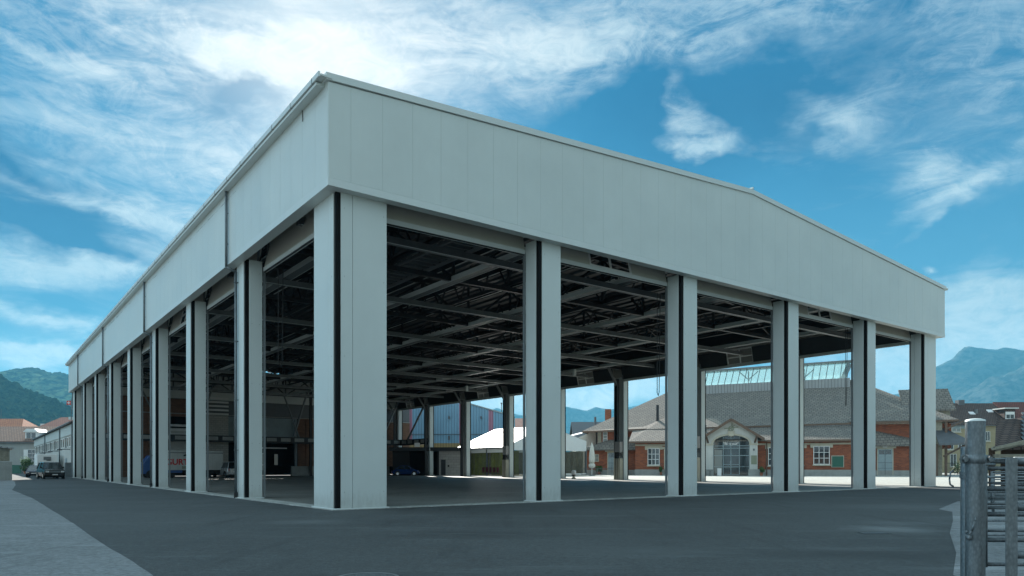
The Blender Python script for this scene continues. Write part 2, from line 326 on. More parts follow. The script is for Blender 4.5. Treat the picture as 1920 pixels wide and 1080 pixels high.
# ---------------------------------------------------------------- mesh helpers
class MB:
    def __init__(s, T=None): s.v = []; s.f = []; s.T = T; s.smooth = False; s.mi = []; s.cur = 0
    def pts(s, ps):
        i = len(s.v)
        s.v += [tuple(s.T @ Vector(p)) if s.T else tuple(p) for p in ps]; return i
    def face(s, *ps): i = s.pts(ps); s.f.append(tuple(range(i, i + len(ps)))); s.mi.append(s.cur); return s
    def quads(s, idx):
        for q in idx: s.f.append(q); s.mi.append(s.cur)
    def hexa(s, p):
        i = s.pts(p); s.quads([tuple(i + k for k in q) for q in ((0, 3, 2, 1), (4, 5, 6, 7), (0, 1, 5, 4), (1, 2, 6, 5), (2, 3, 7, 6), (3, 0, 4, 7))]); return s
    def box(s, x0, x1, y0, y1, z0, z1):
        if x0 > x1: x0, x1 = x1, x0
        if y0 > y1: y0, y1 = y1, y0
        return s.hexa([(x0, y0, z0), (x1, y0, z0), (x1, y1, z0), (x0, y1, z0), (x0, y0, z1), (x1, y0, z1), (x1, y1, z1), (x0, y1, z1)])
    def beam(s, p, q, w, h, up=(0, 0, 1)):
        p, q = Vector(p), Vector(q); d = (q - p).normalized(); u = Vector(up)
        if abs(d.dot(u)) > .98: u = Vector((1, 0, 0))
        a = d.cross(u).normalized() * (w / 2); b = a.cross(d).normalized() * (h / 2)
        return s.hexa([p - a - b, p + a - b, p + a + b, p - a + b, q - a - b, q + a - b, q + a + b, q - a + b])
    def tube(s, p, q, r, n=10, r2=None, cap=True):
        p, q = Vector(p), Vector(q); d = (q - p).normalized(); u = Vector((0, 0, 1)) if abs(d.z) < .95 else Vector((1, 0, 0))
        a = d.cross(u).normalized(); b = d.cross(a); r2 = r if r2 is None else r2
        ring = [a * math.cos(2 * math.pi * k / n) + b * math.sin(2 * math.pi * k / n) for k in range(n)]
        i = s.pts([p + e * r for e in ring] + [q + e * r2 for e in ring])
        s.quads([(i + k, i + (k + 1) % n, i + n + (k + 1) % n, i + n + k) for k in range(n)])
        if cap: s.quads([tuple(i + k for k in range(n))[::-1], tuple(i + n + k for k in range(n))])
        return s
    def path(s, ps, r, n=8):
        for a, b in zip(ps, ps[1:]): s.tube(a, b, r, n)
        return s
    def lathe(s, prof, c=(0, 0, 0), n=24):
        c = Vector(c); i = s.pts([c + Vector((r * math.cos(2 * math.pi * k / n), r * math.sin(2 * math.pi * k / n), z)) for r, z in prof for k in range(n)])
        for j in range(len(prof) - 1): s.quads([(i + j * n + k, i + j * n + (k + 1) % n, i + (j + 1) * n + (k + 1) % n, i + (j + 1) * n + k) for k in range(n)])
        return s
    def prism(s, poly, d, o=(0, 0, 0), ax=(1, 0, 0), ay=(0, 0, 1)):     # 2d polygon in (ax, ay), extruded by vector d
        o, ax, ay, d = Vector(o), Vector(ax), Vector(ay), Vector(d); n = len(poly)
        a = [o + ax * x + ay * y for x, y in poly]; i = s.pts(a + [p + d for p in a])
        s.quads([tuple(range(i, i + n)), tuple(range(i + n, i + 2 * n))[::-1]] + [(i + k, i + n + k, i + n + (k + 1) % n, i + (k + 1) % n) for k in range(n)]); return s
    def ball(s, c, r, n=10, m=7, sq=(1, 1, 1)):
        c = Vector(c); i = s.pts([c + Vector((r * sq[0] * math.sin(math.pi * j / m) * math.cos(2 * math.pi * k / n), r * sq[1] * math.sin(math.pi * j / m) * math.sin(2 * math.pi * k / n), r * sq[2] * math.cos(math.pi * j / m))) for j in range(m + 1) for k in range(n)])
        for j in range(m): s.quads([(i + j * n + k, i + j * n + (k + 1) % n, i + (j + 1) * n + (k + 1) % n, i + (j + 1) * n + k) for k in range(n)])
        return s
    def build(s, name, m, parent=None, smooth=False, bevel=0., loc=None, rot=None):
        me = bpy.data.meshes.new(name); me.from_pydata([tuple(v) for v in s.v], [], s.f); me.validate(); 
        import bmesh
        bm = bmesh.new(); bm.from_mesh(me); bmesh.ops.recalc_face_normals(bm, faces=bm.faces)
        uv = bm.loops.layers.uv.new('UVMap')
        for f in bm.faces:
            n = f.normal; f.smooth = smooth
            if abs(n.z) > .995 or n.length < .5: t, b = Vector((1, 0, 0)), Vector((0, 1, 0))
            else: t = Vector((0, 0, 1)).cross(n).normalized(); b = n.cross(t)
            for l in f.loops: l[uv].uv = (l.vert.co.dot(t), l.vert.co.dot(b))
        bm.to_mesh(me); bm.free()
        ms = m if isinstance(m, (list, tuple)) else [m]
        for x in ms: me.materials.append(M[x] if isinstance(x, str) else x)
        if len(ms) > 1 and len(me.polygons) == len(s.mi):
            for pl, k in zip(me.polygons, s.mi): pl.material_index = k
        o = bpy.data.objects.new(name, me); col.objects.link(o)
        if parent: o.parent = parent
        if loc: o.location = loc
        if rot: o.rotation_euler = rot
        if bevel:
            md = o.modifiers.new('bevel', 'BEVEL'); md.width = bevel; md.segments = 2; md.limit_method = 'ANGLE'
        return o
def tag(o, label=None, cat=None, group=None, kind=None):
    for k, v in (('label', label), ('category', cat), ('group', group), ('kind', kind)):
        if v: o[k] = v
    return o
def empty(name, loc, rz, label, cat, group=None):
    o = bpy.data.objects.new(name, None); col.objects.link(o); o.location = loc; o.rotation_euler = (0, 0, rz); o.empty_display_size = .5
    return tag(o, label, cat, group)
def copy_tree(o, parent=None):
    c = o.copy(); col.objects.link(c)
    if parent: c.parent = parent
    for ch in list(o.children): copy_tree(ch, c)
    return c
def structure(mb, name, m): return tag(mb.build(name, m), kind='structure')
def text(name, s, size, m, parent, loc, rot=(R(90), 0, 0), align='CENTER', ext=.01, sx=1., bold=0.):
    cu = bpy.data.curves.new(name, 'FONT'); cu.body = s; cu.size = size; cu.align_x = align; cu.extrude = ext; cu.offset = bold
    t = bpy.data.objects.new(name, cu); col.objects.link(t)
    me = bpy.data.meshes.new_from_object(t); bpy.data.objects.remove(t); me.materials.clear(); me.materials.append(M[m])
    o = bpy.data.objects.new(name, me); col.objects.link(o); o.parent = parent; o.location = loc; o.rotation_euler = rot; o.scale = (sx, 1, 1)
    return o

# ================================================================ ground
HC = Vector((-5.92, 23.9)); HA = math.atan2(.6, .8)
def hw(t, s, z=0): return Vector((HC.x + .8 * t - .6 * s, HC.y + .6 * t + .8 * s, z))      # hall coordinates -> world
def sheet(name, m, pts, z):
    mb = MB(); mb.face(*[(x, y, z) for x, y in pts]); return structure(mb, name, m)
sheet('ground', 'earth', [(-4150, -240), (4850, -240), (4850, 5900), (-4150, 5900)], 0)
sheet('asphalt_road', 'asphalt', [(-120, -30), (90, -30), (90, 60), (60, 170), (-140, 240), (-140, 120)], .004)
lc = [(-3.6, 7.6), (-4.9, 9.7), (-5.8, 10.96), (-8.26, 14.2), (-10.95, 17.9), (-14.0, 22.0), (-21.7, 32.3), (-30.5, 43.5), (-37.6, 54), (-46, 66), (-58.7, 83)]
# the pavement edge wobbles a little
edge = []
for (a, b) in zip(lc, lc[1:]):
    for k in range(8):
        f = k / 8; p = Vector(a).lerp(Vector(b), f); nx = noise.noise(Vector((p.x * .9, p.y * .9, 3))) * .03; edge.append((p.x + nx, p.y))
edge.append(lc[-1])
mb = MB(); mb.face((-3.6, 7.6, .012), (-110, 7.6, .012), (-110, -25, .012), (1, -25, .012), (1, 3, .012))
for (a, b) in zip(edge, edge[1:]): mb.face((a[0], a[1], .012), (b[0], b[1], .012), (-110, b[1], .012), (-110, a[1], .012))
structure(mb, 'pavement', 'paving')
rc = [(5.7, 7.0), (6.0, 9.7), (7.6, 12.2), (9.7, 15.8), (12.0, 19.4), (14.2, 23), (14.6, 24.4), (18.7, 29.9), (40, 34), (80, 36), (80, -20), (4.6, -20), (4.9, 3)]
mb = MB(); mb.face(*[(x, y, .010) for x, y in rc]); structure(mb, 'right_pavement', 'paving')
yp = [hw(45.6, -60), hw(46.2, -2), hw(46.2, 100), hw(46.2, 160), hw(150, 160), hw(190, -60)]
mb = MB(); mb.face(*[(p.x, p.y, .008) for p in yp]); structure(mb, 'yard', 'yard')
mb = MB(); mb.face(*[hw(*p, .014) for p in ((.55, .55), (45.4, .55), (45.4, 84), (.55, 84))]); structure(mb, 'hall_floor', 'floor')
mb = MB()
for (t0, t1, s0, s1) in ((-.15, .55, -.15, 82), (.55, 45.7, -.15, .55), (45.4, 46.2, .55, 82)):
    mb.hexa([hw(t0, s0, .001), hw(t1, s0, .001), hw(t1, s1, .001), hw(t0, s1, .001), hw(t0, s0, .03), hw(t1, s0, .03), hw(t1, s1, .03), hw(t0, s1, .03)])
structure(mb, 'threshold', 'sill')
# ---- manholes, gully
def manhole(x, y, r, label, m='galv'):
    t = empty('manhole_cover', (x, y, .004), .3, label, 'manhole cover')
    MB().lathe([(0, .006), (r * .86, .006), (r * .86, 0)], n=40).build('lid', 'mast', t)
    MB().lathe([(r * .88, 0), (r * .88, .012), (r, .012), (r * 1.02, 0)], n=40).build('rim', 'steel2', t)
    mb = MB()
    for i in range(-7, 8):
        for j in range(-7, 8):
            if math.hypot(i, j) < 7.4: mb.box(i * r * .11 - r * .035, i * r * .11 + r * .035, j * r * .11 - r * .03, j * r * .11 + r * .03, .006, .012)
    mb.build('tread', m, t)
p = P(690, 1082, 9.6); manhole(-1.93, 9.50, .42, 'round cast manhole cover with raised grid in the near asphalt')
t = empty('drain_grate', (8.0, 15.75, .005), R(3), 'narrow slotted drain grate in the dark asphalt beside a pale stain', 'drain')
mb = MB()
for k in range(11): mb.box(-.27 + k * .05, -.245 + k * .05, -.14, .14, 0, .010)
mb.build('bars', 'galv', t); MB().box(-.3, .3, -.17, .17, -.001, .003).build('frame', 'black', t)

# ================================================================ the big open hall
W, L = 45.4, 82.0
FB, EZ, RZ = 10.68, 14.15, 15.72           # fascia underside, eaves, ridge
O = .42                                    # fascia overhang
hall = empty('open_hall', (HC.x, HC.y, 0), HA, 'huge pale grey metal clad open hall on square columns filling the picture', 'hall')
hall_lf = lambda t: EZ + (RZ - EZ) * (1 - abs(t - W / 2) / (W / 2))
def pillar(wt, ws, mirror=False, seams=(), base=True):
    """column footprint wt x ws, black gasket on the outer south corner"""
    g, th = .20, .05
    root = MB()
    def sp(a, b, seams=()):
        xs = [a] + [x for x in seams if a < x < b] + [b]
        return [(xs[i] + (.006 if i else 0), xs[i + 1] - (.006 if i < len(xs) - 2 else 0)) for i in range(len(xs) - 1)]
    for a, b in sp(g, wt, seams): root.box(a, b, 0, th, .06, FB + .1)                # south face
    for a, b in sp(g * .9, ws, seams): root.box(0, th, a, b, .06, FB + .1)           # west face
    root.box(wt - th, wt, th + .003, ws, .06, FB + .1); root.box(th + .003, wt - th - .003, ws - th, ws, .06, FB + .1)
    if mirror: root.v = [(wt - x, y, z) for x, y, z in root.v]
    o = root.build('pillar', 'clad', hall, bevel=.008)
    c = MB().box(.035, wt - .055, .035, ws - .055, .0, FB + .1)
    if mirror: c.v = [(wt - x, y, z) for x, y, z in c.v]
    c.build('corner_strip', 'gasket', o)
    if base:
        b = MB().box(-.07, wt + .07, -.07, .0, .012, .06).box(-.07, 0, 0, ws + .07, .012, .06).box(wt, wt + .07, 0, ws + .07, .012, .06).box(0, wt, ws, ws + .07, .012, .06)
        b.build('base_plate', 'clad_edge', o)
        sc_ = MB()
        for z in (.6, 2.5, 5.2, 7.9, 10.2): 
            for x in (.32, wt - .12): sc_.tube((x, -.006, z), (x, 0, z), .012, 6)
            sc_.tube((-.006, .3, z), (0, .3, z), .012, 6)
        if mirror: sc_.v = [(wt - x, y, z) for x, y, z in sc_.v]
        sc_.build('rivet', 'mast', o)
    return o
p0 = pillar(1.9, 1.9, seams=(.62,)); p0.location = (0, 0, 0)
p1 = pillar(1.95, .85, seams=(.62,)); p1.location = (W - 1.95, 0, 0)
p2 = pillar(1.9, 1.9, seams=(.62,)); p2.location = (0, 80.0, 0)
pm = pillar(1.2, .85)
south_t = [8.75, 17.62, 26.58, 35.45]
for i, t in enumerate(south_t):
    o = pm if i == 0 else copy_tree(pm, hall); o.location = (t, 0, 0)
pw = pillar(.78, 1.22)
row_s = [10.12 + 10.0 * k for k in range(7)]
for i, s in enumerate(row_s):
    o = pw if i == 0 else copy_tree(pw, hall); o.location = (0, s, 0)
pe = pillar(.78, 1.22, mirror=True)
for i, s in enumerate(row_s + [80.0]):
    o = pe if i == 0 else copy_tree(pe, hall); o.location = (W - .78, s, 0)
# steel posts, lower guards and control boxes inside the far long side
def steel_post():
    o = MB().box(0, .3, -.15, -.12, 0, 10.6).box(0, .3, .12, .15, 0, 10.6).box(.13, .17, -.12, .12, 0, 10.6).build('steel_post', 'steel', hall)
    MB().beam((.15, 0, 9.9), (-1.1, 0, 11.7), .22, .22).build('knee_brace', 'steel2', o)
    return o
spost = steel_post()
for i, s in enumerate(row_s + [80.0]):
    o = spost if i == 0 else copy_tree(spost, hall); o.location = (W - 1.4, s + .5, 0)
guard = MB().box(0, .5, 0, .9, .015, 2.25).build('column_guard', 'stone', hall, bevel=.01)
cbx = MB().box(0, .45, .05, .75, 2.9, 4.0).build('control_box', 'block', hall, bevel=.02); MB().box(-.03, .3, .1, .6, 2.5, 2.85).build('terminal_box', 'black', cbx)
for i, s in enumerate(row_s[1:5]):
    a, b = (guard, cbx) if i == 0 else (copy_tree(guard, hall), copy_tree(cbx, hall))
    a.location = (W - 1.35, s - .02, 0); b.location = (W - 1.42, s - .1, .0 if i in (1, 3) else .25)
# fascia cladding: panels with open joints
def fascia(run, name):                     # panels along local x, outward -y, joints every 1.165 m
    pass
def south_fascia():
    mb = MB(); x = -O; xs = [-O, .37]; 
    while xs[-1] + 1.165 < W + O - .1: xs.append(xs[-1] + 1.165)
    xs.append(W + O)
    for i in range(len(xs) - 1):
        a, b = xs[i] + (.0025 if i else 0), xs[i + 1] - (.0025 if i < len(xs) - 2 else 0)
        cuts = [a] + ([W / 2] if a < W / 2 < b else []) + [b]
        for c, d in zip(cuts, cuts[1:]):
            zc, zd = hall_lf(c) - .06, hall_lf(d) - .06
            mb.prism([(c, FB + .26), (d, FB + .26), (d, zd), (c, zc)], (0, .08, 0), (0, -O, 0))
    o = mb.build('south_fascia', 'clad', hall)
    MB().prism([(-O + .02, FB + .1), (W + O - .02, FB + .1), (W + O - .02, EZ - .1), (W / 2, RZ - .1), (-O + .02, EZ - .1)], (0, .06, 0), (0, -O + .085, 0)).build('backing', 'block', o)
    MB().box(-O - .012, W + O + .012, -O - .012, -O + .07, FB, FB + .25).build('bottom_trim', 'clad_edge', o)
    MB().box(-O, W + O, -O + .075, .02, FB + .02, FB + .06).build('soffit', 'clad', o)
    cp = MB()
    for (a, b) in ((-O - .1, W / 2), (W / 2, W + O + .1)):
        za, zb = (EZ if a < 0 else RZ), (RZ if a < 0 else EZ)
        cp.prism([(a, za - .06), (b, zb - .06), (b, zb + .17), (a, za + .17)], (0, .45, 0), (0, -O - .07, 0))
    cp.build('parapet_coping', 'clad_edge', o)
    MB().box(W / 2 - .05, W / 2 + .05, -O - .1, -O + .4, RZ + .17, RZ + .27).build('coping_joint', 'clad_edge', o)
south_fascia()
def long_fascia(side):
    mb = MB(); ys = [-O + .0, .72]
    while ys[-1] + 1.165 < L + O: ys.append(ys[-1] + 1.165)
    ys.append(L + O)
    X0, X1 = (-O, -O + .08) if side == 0 else (W + O - .08, W + O)
    for i in range(len(ys) - 1): mb.box(X0, X1, ys[i] + .004 + (.09 if i == 0 else 0), ys[i + 1] - .004, FB + .26, EZ + .02)
    o = mb.build('long_fascia', 'clad', hall)
    sg = 1 if side == 0 else -1; e = -O if side == 0 else W + O
    MB().box(e + sg * .085, e + sg * .14, -O + .15, L + O - .05, FB + .1, EZ).build('backing', 'block', o)
    MB().box(e - sg * .012, e + sg * .07, -O + .072, L + O, FB, FB + .25).build('bottom_trim', 'clad_edge', o)
    MB().box(e + sg * .075, e + sg * (O + .02), .03, L + O, FB + .02, FB + .06).build('soffit', 'clad', o)
    # overhanging eaves box with gutter
    ev = MB().box(e + sg * .1, e - sg * .30, -O - .1, L + O + .2, EZ - .02, EZ + .04); ev.build('eaves_soffit', 'clad', o)
    gt = MB().box(e - sg * .30, e - sg * .36, -O - .06, L + O + .2, EZ - .05, EZ + .12)
    gt.build('gutter', 'clad_edge', o)
    if side == 0:
        for k in range(42): MB().box(e - sg * .11, e - sg * .37, k * 2.0 + .1, k * 2.0 + .125, EZ - .058, EZ + .125).build('gutter_bracket', 'steel2', o)
    return o
lf = long_fascia(0); rf_ = long_fascia(1)
MB().box(-O, W + O, L + O - .08, L + O, FB, EZ - .1).build('north_fascia', 'clad', hall)
# downpipes on the west side
def downpipe():
    o = MB().path([(-.52, 0, EZ), (-.52, 0, FB - .12), (-.10, 0, FB - .28), (-.10, 0, .1)], .062, 12).build('downpipe', 'galv', hall, smooth=True)
    c = MB()
    for z in (13.0, 11.6): c.box(-.58, -.43, -.012, .012, z, z + .03)
    for z in (9.9, 7.2, 4.5, 2.2): c.box(-.17, 0, -.08, .08, z, z + .03)
    c.build('pipe_clip', 'mast', o)
    MB().tube((-.10, 0, .012), (-.10, 0, .28), .085, 12).build('foot', 'black', o)
    return o
dp = downpipe()
for i, s in enumerate((11.15, 31.15, 51.15, 71.15)):
    o = dp if i == 0 else copy_tree(dp, hall); o.location = (0, s, 0)
MB().path([(-.47, 1.8, EZ - .02), (-.44, 1.85, EZ - .25), (-.45, 1.8, EZ - .55)], .012, 6).build('cable_end', 'black', hall)
# roof: ribbed deck on purlins and trusses
dk = MB(); n = 52
for k in range(n):
    t = -O + (W + 2 * O) * k / n; dt = (W + 2 * O) / n
    a, b, c, d = t, t + dt * .45, t + dt * .55, t + dt
    for (x0, x1, z0, z1) in ((a, b, .0, .0), (b, c, .0, .14), (c, d - dt * .1, .14, .14), (d - dt * .1, d, .14, 0)):
        dk.hexa([(x0, -O + .2, hall_lf(x0) - .45 + z0), (x1, -O + .2, hall_lf(x1) - .45 + z1), (x1, L + O, hall_lf(x1) - .45 + z1), (x0, L + O, hall_lf(x0) - .45 + z0),
                 (x0, -O + .2, hall_lf(x0) - .41 + z0), (x1, -O + .2, hall_lf(x1) - .41 + z1), (x1, L + O, hall_lf(x1) - .41 + z1), (x0, L + O, hall_lf(x0) - .41 + z0)])
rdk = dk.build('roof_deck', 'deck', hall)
sk = MB()
for (a, b) in ((-O - .3, W / 2), (W / 2, W + O + .3)):
    sk.hexa([(a, -O + .3, hall_lf(a) - .12), (b, -O + .3, hall_lf(b) - .12), (b, L + O, hall_lf(b) - .12), (a, L + O, hall_lf(a) - .12), (a, -O + .3, hall_lf(a) - .02), (b, -O + .3, hall_lf(b) - .02), (b, L + O, hall_lf(b) - .02), (a, L + O, hall_lf(a) - .02)])
sk.build('roof_skin', 'clad', hall)
pur = None
nb = 12
for k in range(nb + 1):
    t = W * k / nb; t = min(max(t, .3), W - .3)
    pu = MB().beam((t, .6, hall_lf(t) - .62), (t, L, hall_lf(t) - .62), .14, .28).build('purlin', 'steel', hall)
    MB().beam((t, .6, hall_lf(t) - .775), (t, L, hall_lf(t) - .775), .10, .02).build('lit_purlin_edge', 'clad', pu)  # pale strip paints the light along the purlin's lower edge
def truss():
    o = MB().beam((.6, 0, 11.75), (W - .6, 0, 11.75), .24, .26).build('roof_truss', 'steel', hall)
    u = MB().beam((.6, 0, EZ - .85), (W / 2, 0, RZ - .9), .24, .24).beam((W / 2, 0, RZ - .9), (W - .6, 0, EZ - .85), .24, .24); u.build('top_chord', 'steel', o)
    wv_ = MB()
    for k in range(nb):
        t0, t1 = W * k / nb, W * (k + 1) / nb; t0 = max(t0, .6); t1 = min(t1, W - .6)
        wv_.beam((t0, 0, 11.75), (t0, 0, hall_lf(t0) - .9), .14, .14)
        if k % 2: wv_.beam((t0, 0, 11.8), (t1, 0, hall_lf(t1) - .95), .13, .13)
        else: wv_.beam((t0, 0, hall_lf(t0) - .95), (t1, 0, 11.8), .13, .13)
    wv_.build('web_member', 'steel', o); return o
tr = truss()
for i, s in enumerate([10.65 + 10 * k for k in range(8)]):
    o = tr if i == 0 else copy_tree(tr, hall); o.location = (0, s, 0)
def ltruss():                              # lighter trusses along the hall under two purlin lines
    o = MB().beam((0, .8, 12.0), (0, L - .5, 12.0), .14, .16).build('long_truss', 'steel', hall)
    wv_ = MB()
    for k in range(32):
        s0 = .8 + k * 2.5
        wv_.beam((0, s0, 12.0), (0, s0 + 1.25, 14.0), .08, .08).beam((0, s0 + 1.25, 14.0), (0, s0 + 2.5, 12.0), .08, .08)
    wv_.build('web_member', 'steel', o); return o
lt = ltruss()
for i, t in enumerate((7.6, 15.1, 22.7, 30.3, 37.8)):
    o = lt if i == 0 else copy_tree(lt, hall); o.location = (t, 0, 0)
cbm = MB().beam((.8, 0, 11.42), (W - .8, 0, 11.42), .30, .30).build('cross_beam', 'steel2', hall)
MB().box(.9, W - .9, -.19, -.13, 11.25, 11.268).build('lit_beam_edge', 'clad', cbm)  # thin pale line, the beam's lit edge put into the colour
for i, s in enumerate([5.7 + 10 * k for k in range(8)]):
    o = cbm if i == 0 else copy_tree(cbm, hall); o.location = (0, s, 0)
tray = MB().box(-.24, .24, 1.6, L - 2, 11.6, 11.63).build('cable_tray', 'steel2', hall)
for x in (-.26, .24): MB().box(x, x + .02, 1.6, L - 2, 11.58, 11.85).build('lit_tray_lip', 'clad', tray)  # tray sides painted pale as edges catching the light
for i, t in enumerate((3.8, 11.4, 19.1, 26.7, 34.3, 41.8)):
    o = tray if i == 0 else copy_tree(tray, hall); o.location = (t, 0, 0)
rl = MB()
for k in range(26): rl.box(-.9, .9, k * .62, k * .62 + .14, 12.35, 12.52)
rl.box(-.95, -.8, -.2, 16.2, 12.2, 12.35).box(.8, .95, -.2, 16.2, 12.2, 12.35)
lou = rl.build('ventilation_louvre', 'steel2', hall, loc=(9.4, 3.0, 0))
# pendant lamps
lampo = MB().box(-.14, .14, -.14, .14, 10.55, 11.2).build('pendant_heater', 'clad', hall, bevel=.02)
MB().tube((0, 0, 11.2), (0, 0, 12), .02, 6).build('rod', 'steel', lampo)
for i, (t, s) in enumerate(((30.3, 26.5), (22.7, 45.5), (15.1, 62), (38, 50), (30.3, 62), (8, 38), (38.5, 31))):
    o = lampo if i == 0 else copy_tree(lampo, hall); o.location = (t, s, 0)
# raised sectional doors
def door(width, windows):
    a, b = .02, width - .02; w0 = width / 2
    def sec(z0, z1, y0, y1, mb, x0, x1): mb.hexa([(x0, y0, z0), (x1, y0, z0), (x1, y0 + .05, z0), (x0, y0 + .05, z0), (x0, y1, z1), (x1, y1, z1), (x1, y1 + .05, z1), (x0, y1 + .05, z1)])
    mb = MB()
    if windows:
        sec(10.52, 11.85, .0, .28, mb, a, w0 - 1.35); m2 = MB(); sec(10.52, 11.85, .0, .28, m2, w0 + 1.35, b)
    else: sec(10.52, 11.85, .0, .28, mb, a, b)
    o = mb.build('sectional_door', 'doorpanel', hall)
    if windows: m2.build('door_panel', 'doorpanel', o)
    MB().box(a, b, -.03, .06, 10.34, 10.52).build('bottom_rail', 'clad_edge', o); MB().box(a, b, -.01, .04, 10.29, 10.34).build('rubber_seal', 'black', o)
    if windows:
        f = MB()
        for x in (-1.35, -.05, 1.25): sec(10.52, 11.85, -.015, .265, f, w0 + x, w0 + x + .1)
        sec(11.1, 11.2, .10, .13, f, w0 - 1.25, w0 + 1.25); sec(11.75, 11.88, .24, .27, f, w0 - 1.35, w0 + 1.35); sec(10.52, 10.6, -.01, .01, f, w0 - 1.35, w0 + 1.35)
        f.build('window_frame', 'white', o)
    if windows:  # dark sheets behind the cream panels paint the shade on their inner side
        k_ = MB(); sec(10.54, 11.83, .055, .335, k_, a, w0 - 1.35); k_.build('shade_skin', 'steel', o); k_ = MB(); sec(10.54, 11.83, .055, .335, k_, w0 + 1.35, b); k_.build('shade_skin', 'steel', o)
    else: k_ = MB(); sec(10.54, 11.83, .055, .335, k_, a, b); k_.build('shade_skin', 'steel', o)
    MB().box(a, b, .065, .11, 10.30, 10.5).build('inner_rail', 'clad', o)
    d = MB().tube((a, .55, 12.1), (b, .55, 12.1), .16, 10); d.build('spring_shaft', 'steel2', o)
    for x in (.04, width - .04):
        MB().box(x - .04, x + .03, -.03, .06, .03, 10.34).build('guide_rail', 'steel2', o)
    MB().box(a, a + .14, .12, .2, 10.6, 11.9).build('track_bracket', 'steel2', o); MB().box(b - .14, b, .12, .2, 10.6, 11.9).build('track_bracket', 'steel2', o)
    return o
s_open = [(1.9, 8.75), (9.95, 17.62), (18.82, 26.58), (27.78, 35.45), (36.65, W - 1.9)]
for i, (a, b) in enumerate(s_open):
    o = door(b - a, i in (1, 3)); o.location = (a, .88, 0)
w_open = [(1.9, 10.12)] + [(s + 1.22, s + 10.0) for s in row_s]
dW = None
proto = {}
for side in (0, 1):
    for i, (a, b) in enumerate(w_open if side == 0 else [(.9, 10.12)] + w_open[1:]):
        key = (round(b - a, 2), (i % 2 == 1) if side else (i in (2, 5)))
        if key not in proto: o = proto[key] = door(b - a, key[1])
        else: o = copy_tree(proto[key], hall)
        if side == 0: o.rotation_euler = (0, 0, -math.pi / 2); o.location = (.85, b, 0)
        else: o.rotation_euler = (0, 0, math.pi / 2); o.location = (W - .85, a, 0)
    # dark lining above the doors, inside
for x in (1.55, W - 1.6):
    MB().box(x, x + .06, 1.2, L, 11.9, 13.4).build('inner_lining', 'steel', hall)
# hanging pull ropes
rp = MB().path([(0, 0, 11.6), (0, 0, 6.9), (.05, .05, 6.7), (.14, .05, 6.55), (.2, .05, 6.75), (.22, 0, 11.6)], .018, 6).build('pull_rope', 'black', hall, loc=(17.15, 1.1, -1.6))
o = copy_tree(rp, hall); o.location = (35.0, 1.1, -1.2)
o = copy_tree(rp, hall); o.location = (1.2, 9.2, -.6)
# wind braces and mezzanine at the north end
def brace(a, b, r=.15): MB().tube(a, b, r, 8).build('wind_brace', 'steel2', hall)
brace((41.5, 79.2, 6.2), (44.4, 79.2, 12.2)); brace((44.2, 76.3, 5.5), (44.2, 71.2, 10.4)); brace((27.2, 79.2, 5.8), (29.3, 79.2, 12.6)); brace((25.6, 79.2, 12.0), (28.0, 79.2, 5.5), .12); brace((14, 79.2, 5.8), (16, 79.2, 12.4)); brace((2.6, 79.2, 5.5), (4.8, 79.2, 12)); brace((7, 79.2, 12), (10, 79.2, 5.5), .12)
mz = MB().box(.9, 44.6, 78.9, 79.2, 4.7, 5.6).box(44.3, 44.6, 70.6, 78.9, 4.7, 5.6).build('mezzanine_beam', 'steel', hall)
for k in range(22): MB().box(1.2 + 2 * k, 2.6 + 2 * k, 78.86, 78.9, 4.95, 5.45).build('mezzanine_panel', 'conc', mz)
for k in range(4): MB().box(44.26, 44.3, 71 + 2 * k, 72.3 + 2 * k, 4.95, 5.45).build('mezzanine_panel', 'conc', mz)
for t in (6.5, 14.2, 22.0, 29.6, 37.0):
    MB().box(t, t + .35, 79.2, 79.5, 0, 13).build('north_post', 'steel', hall)

# ================================================================ brick depot closing the hall at the far end (in hall coordinates)
def he(name, t, s, label, cat, group=None, rot=0.):
    return empty(name, hw(t, s), HA + rot, label, cat, group)
dep = he('brick_depot', 0, 82.5, 'brown brick depot building closing the far end of the open hall', 'building')
def wall_seg(x0, x1, z0, z1, m, nm='wall', y=0, th=.4): return MB().box(x0, x1, y, y + th, z0, z1).build(nm, m, dep)
wall_seg(0.5, 9, 2, 13, 'brickold'); wall_seg(29.0, 48.0, 1.35, 8.6, 'brickold'); wall_seg(9, 14.2, 8.2, 10.6, 'brickold')
wall_seg(0, 48, 8.65, 14.5, 'mast', 'upper_cladding', .1)
MB().box(0, 48, -.05, .1, 8.55, 8.68).box(0, 48, -.05, .1, 11.1, 11.2).build('ledge', 'conc', dep)
wall_seg(15.2, 18.8, .8, 8.5, 'blockwall', 'block_panel', -.5); wall_seg(11.3, 14.9, .8, 6.6, 'offwhite', 'block_panel', -.45)
for k in range(5): MB().box(15.6, 18.8, -.62, -.5, 8.6 + k * .55, 8.85 + k * .55).build('louvre', 'white', dep)
for k in range(4): MB().box(11.3, 14.9, -.55, -.45, 5.0 + k * .6, 5.3 + k * .6).build('louvre', 'white', dep)
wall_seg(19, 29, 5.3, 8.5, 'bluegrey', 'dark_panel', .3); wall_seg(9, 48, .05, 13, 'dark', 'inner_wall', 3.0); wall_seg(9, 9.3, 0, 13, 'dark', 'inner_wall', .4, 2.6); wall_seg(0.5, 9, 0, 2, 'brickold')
MB().box(20.5, 27.3, -.1, 0, 4.0, 4.15).build('light_rail', 'white', dep)
MB().box(28.4, 28.8, -.3, -.1, 1.4, 8.4).build('rack_post', 'galv', dep)
for (x, z0, z1) in ((21.0, 2.2, 3.0), (25.8, 1.6, 3.2)): 
    f = MB().box(x, x + .5, 1.0, 1.1, z0, z1).build('lit_window', 'glass2', dep)
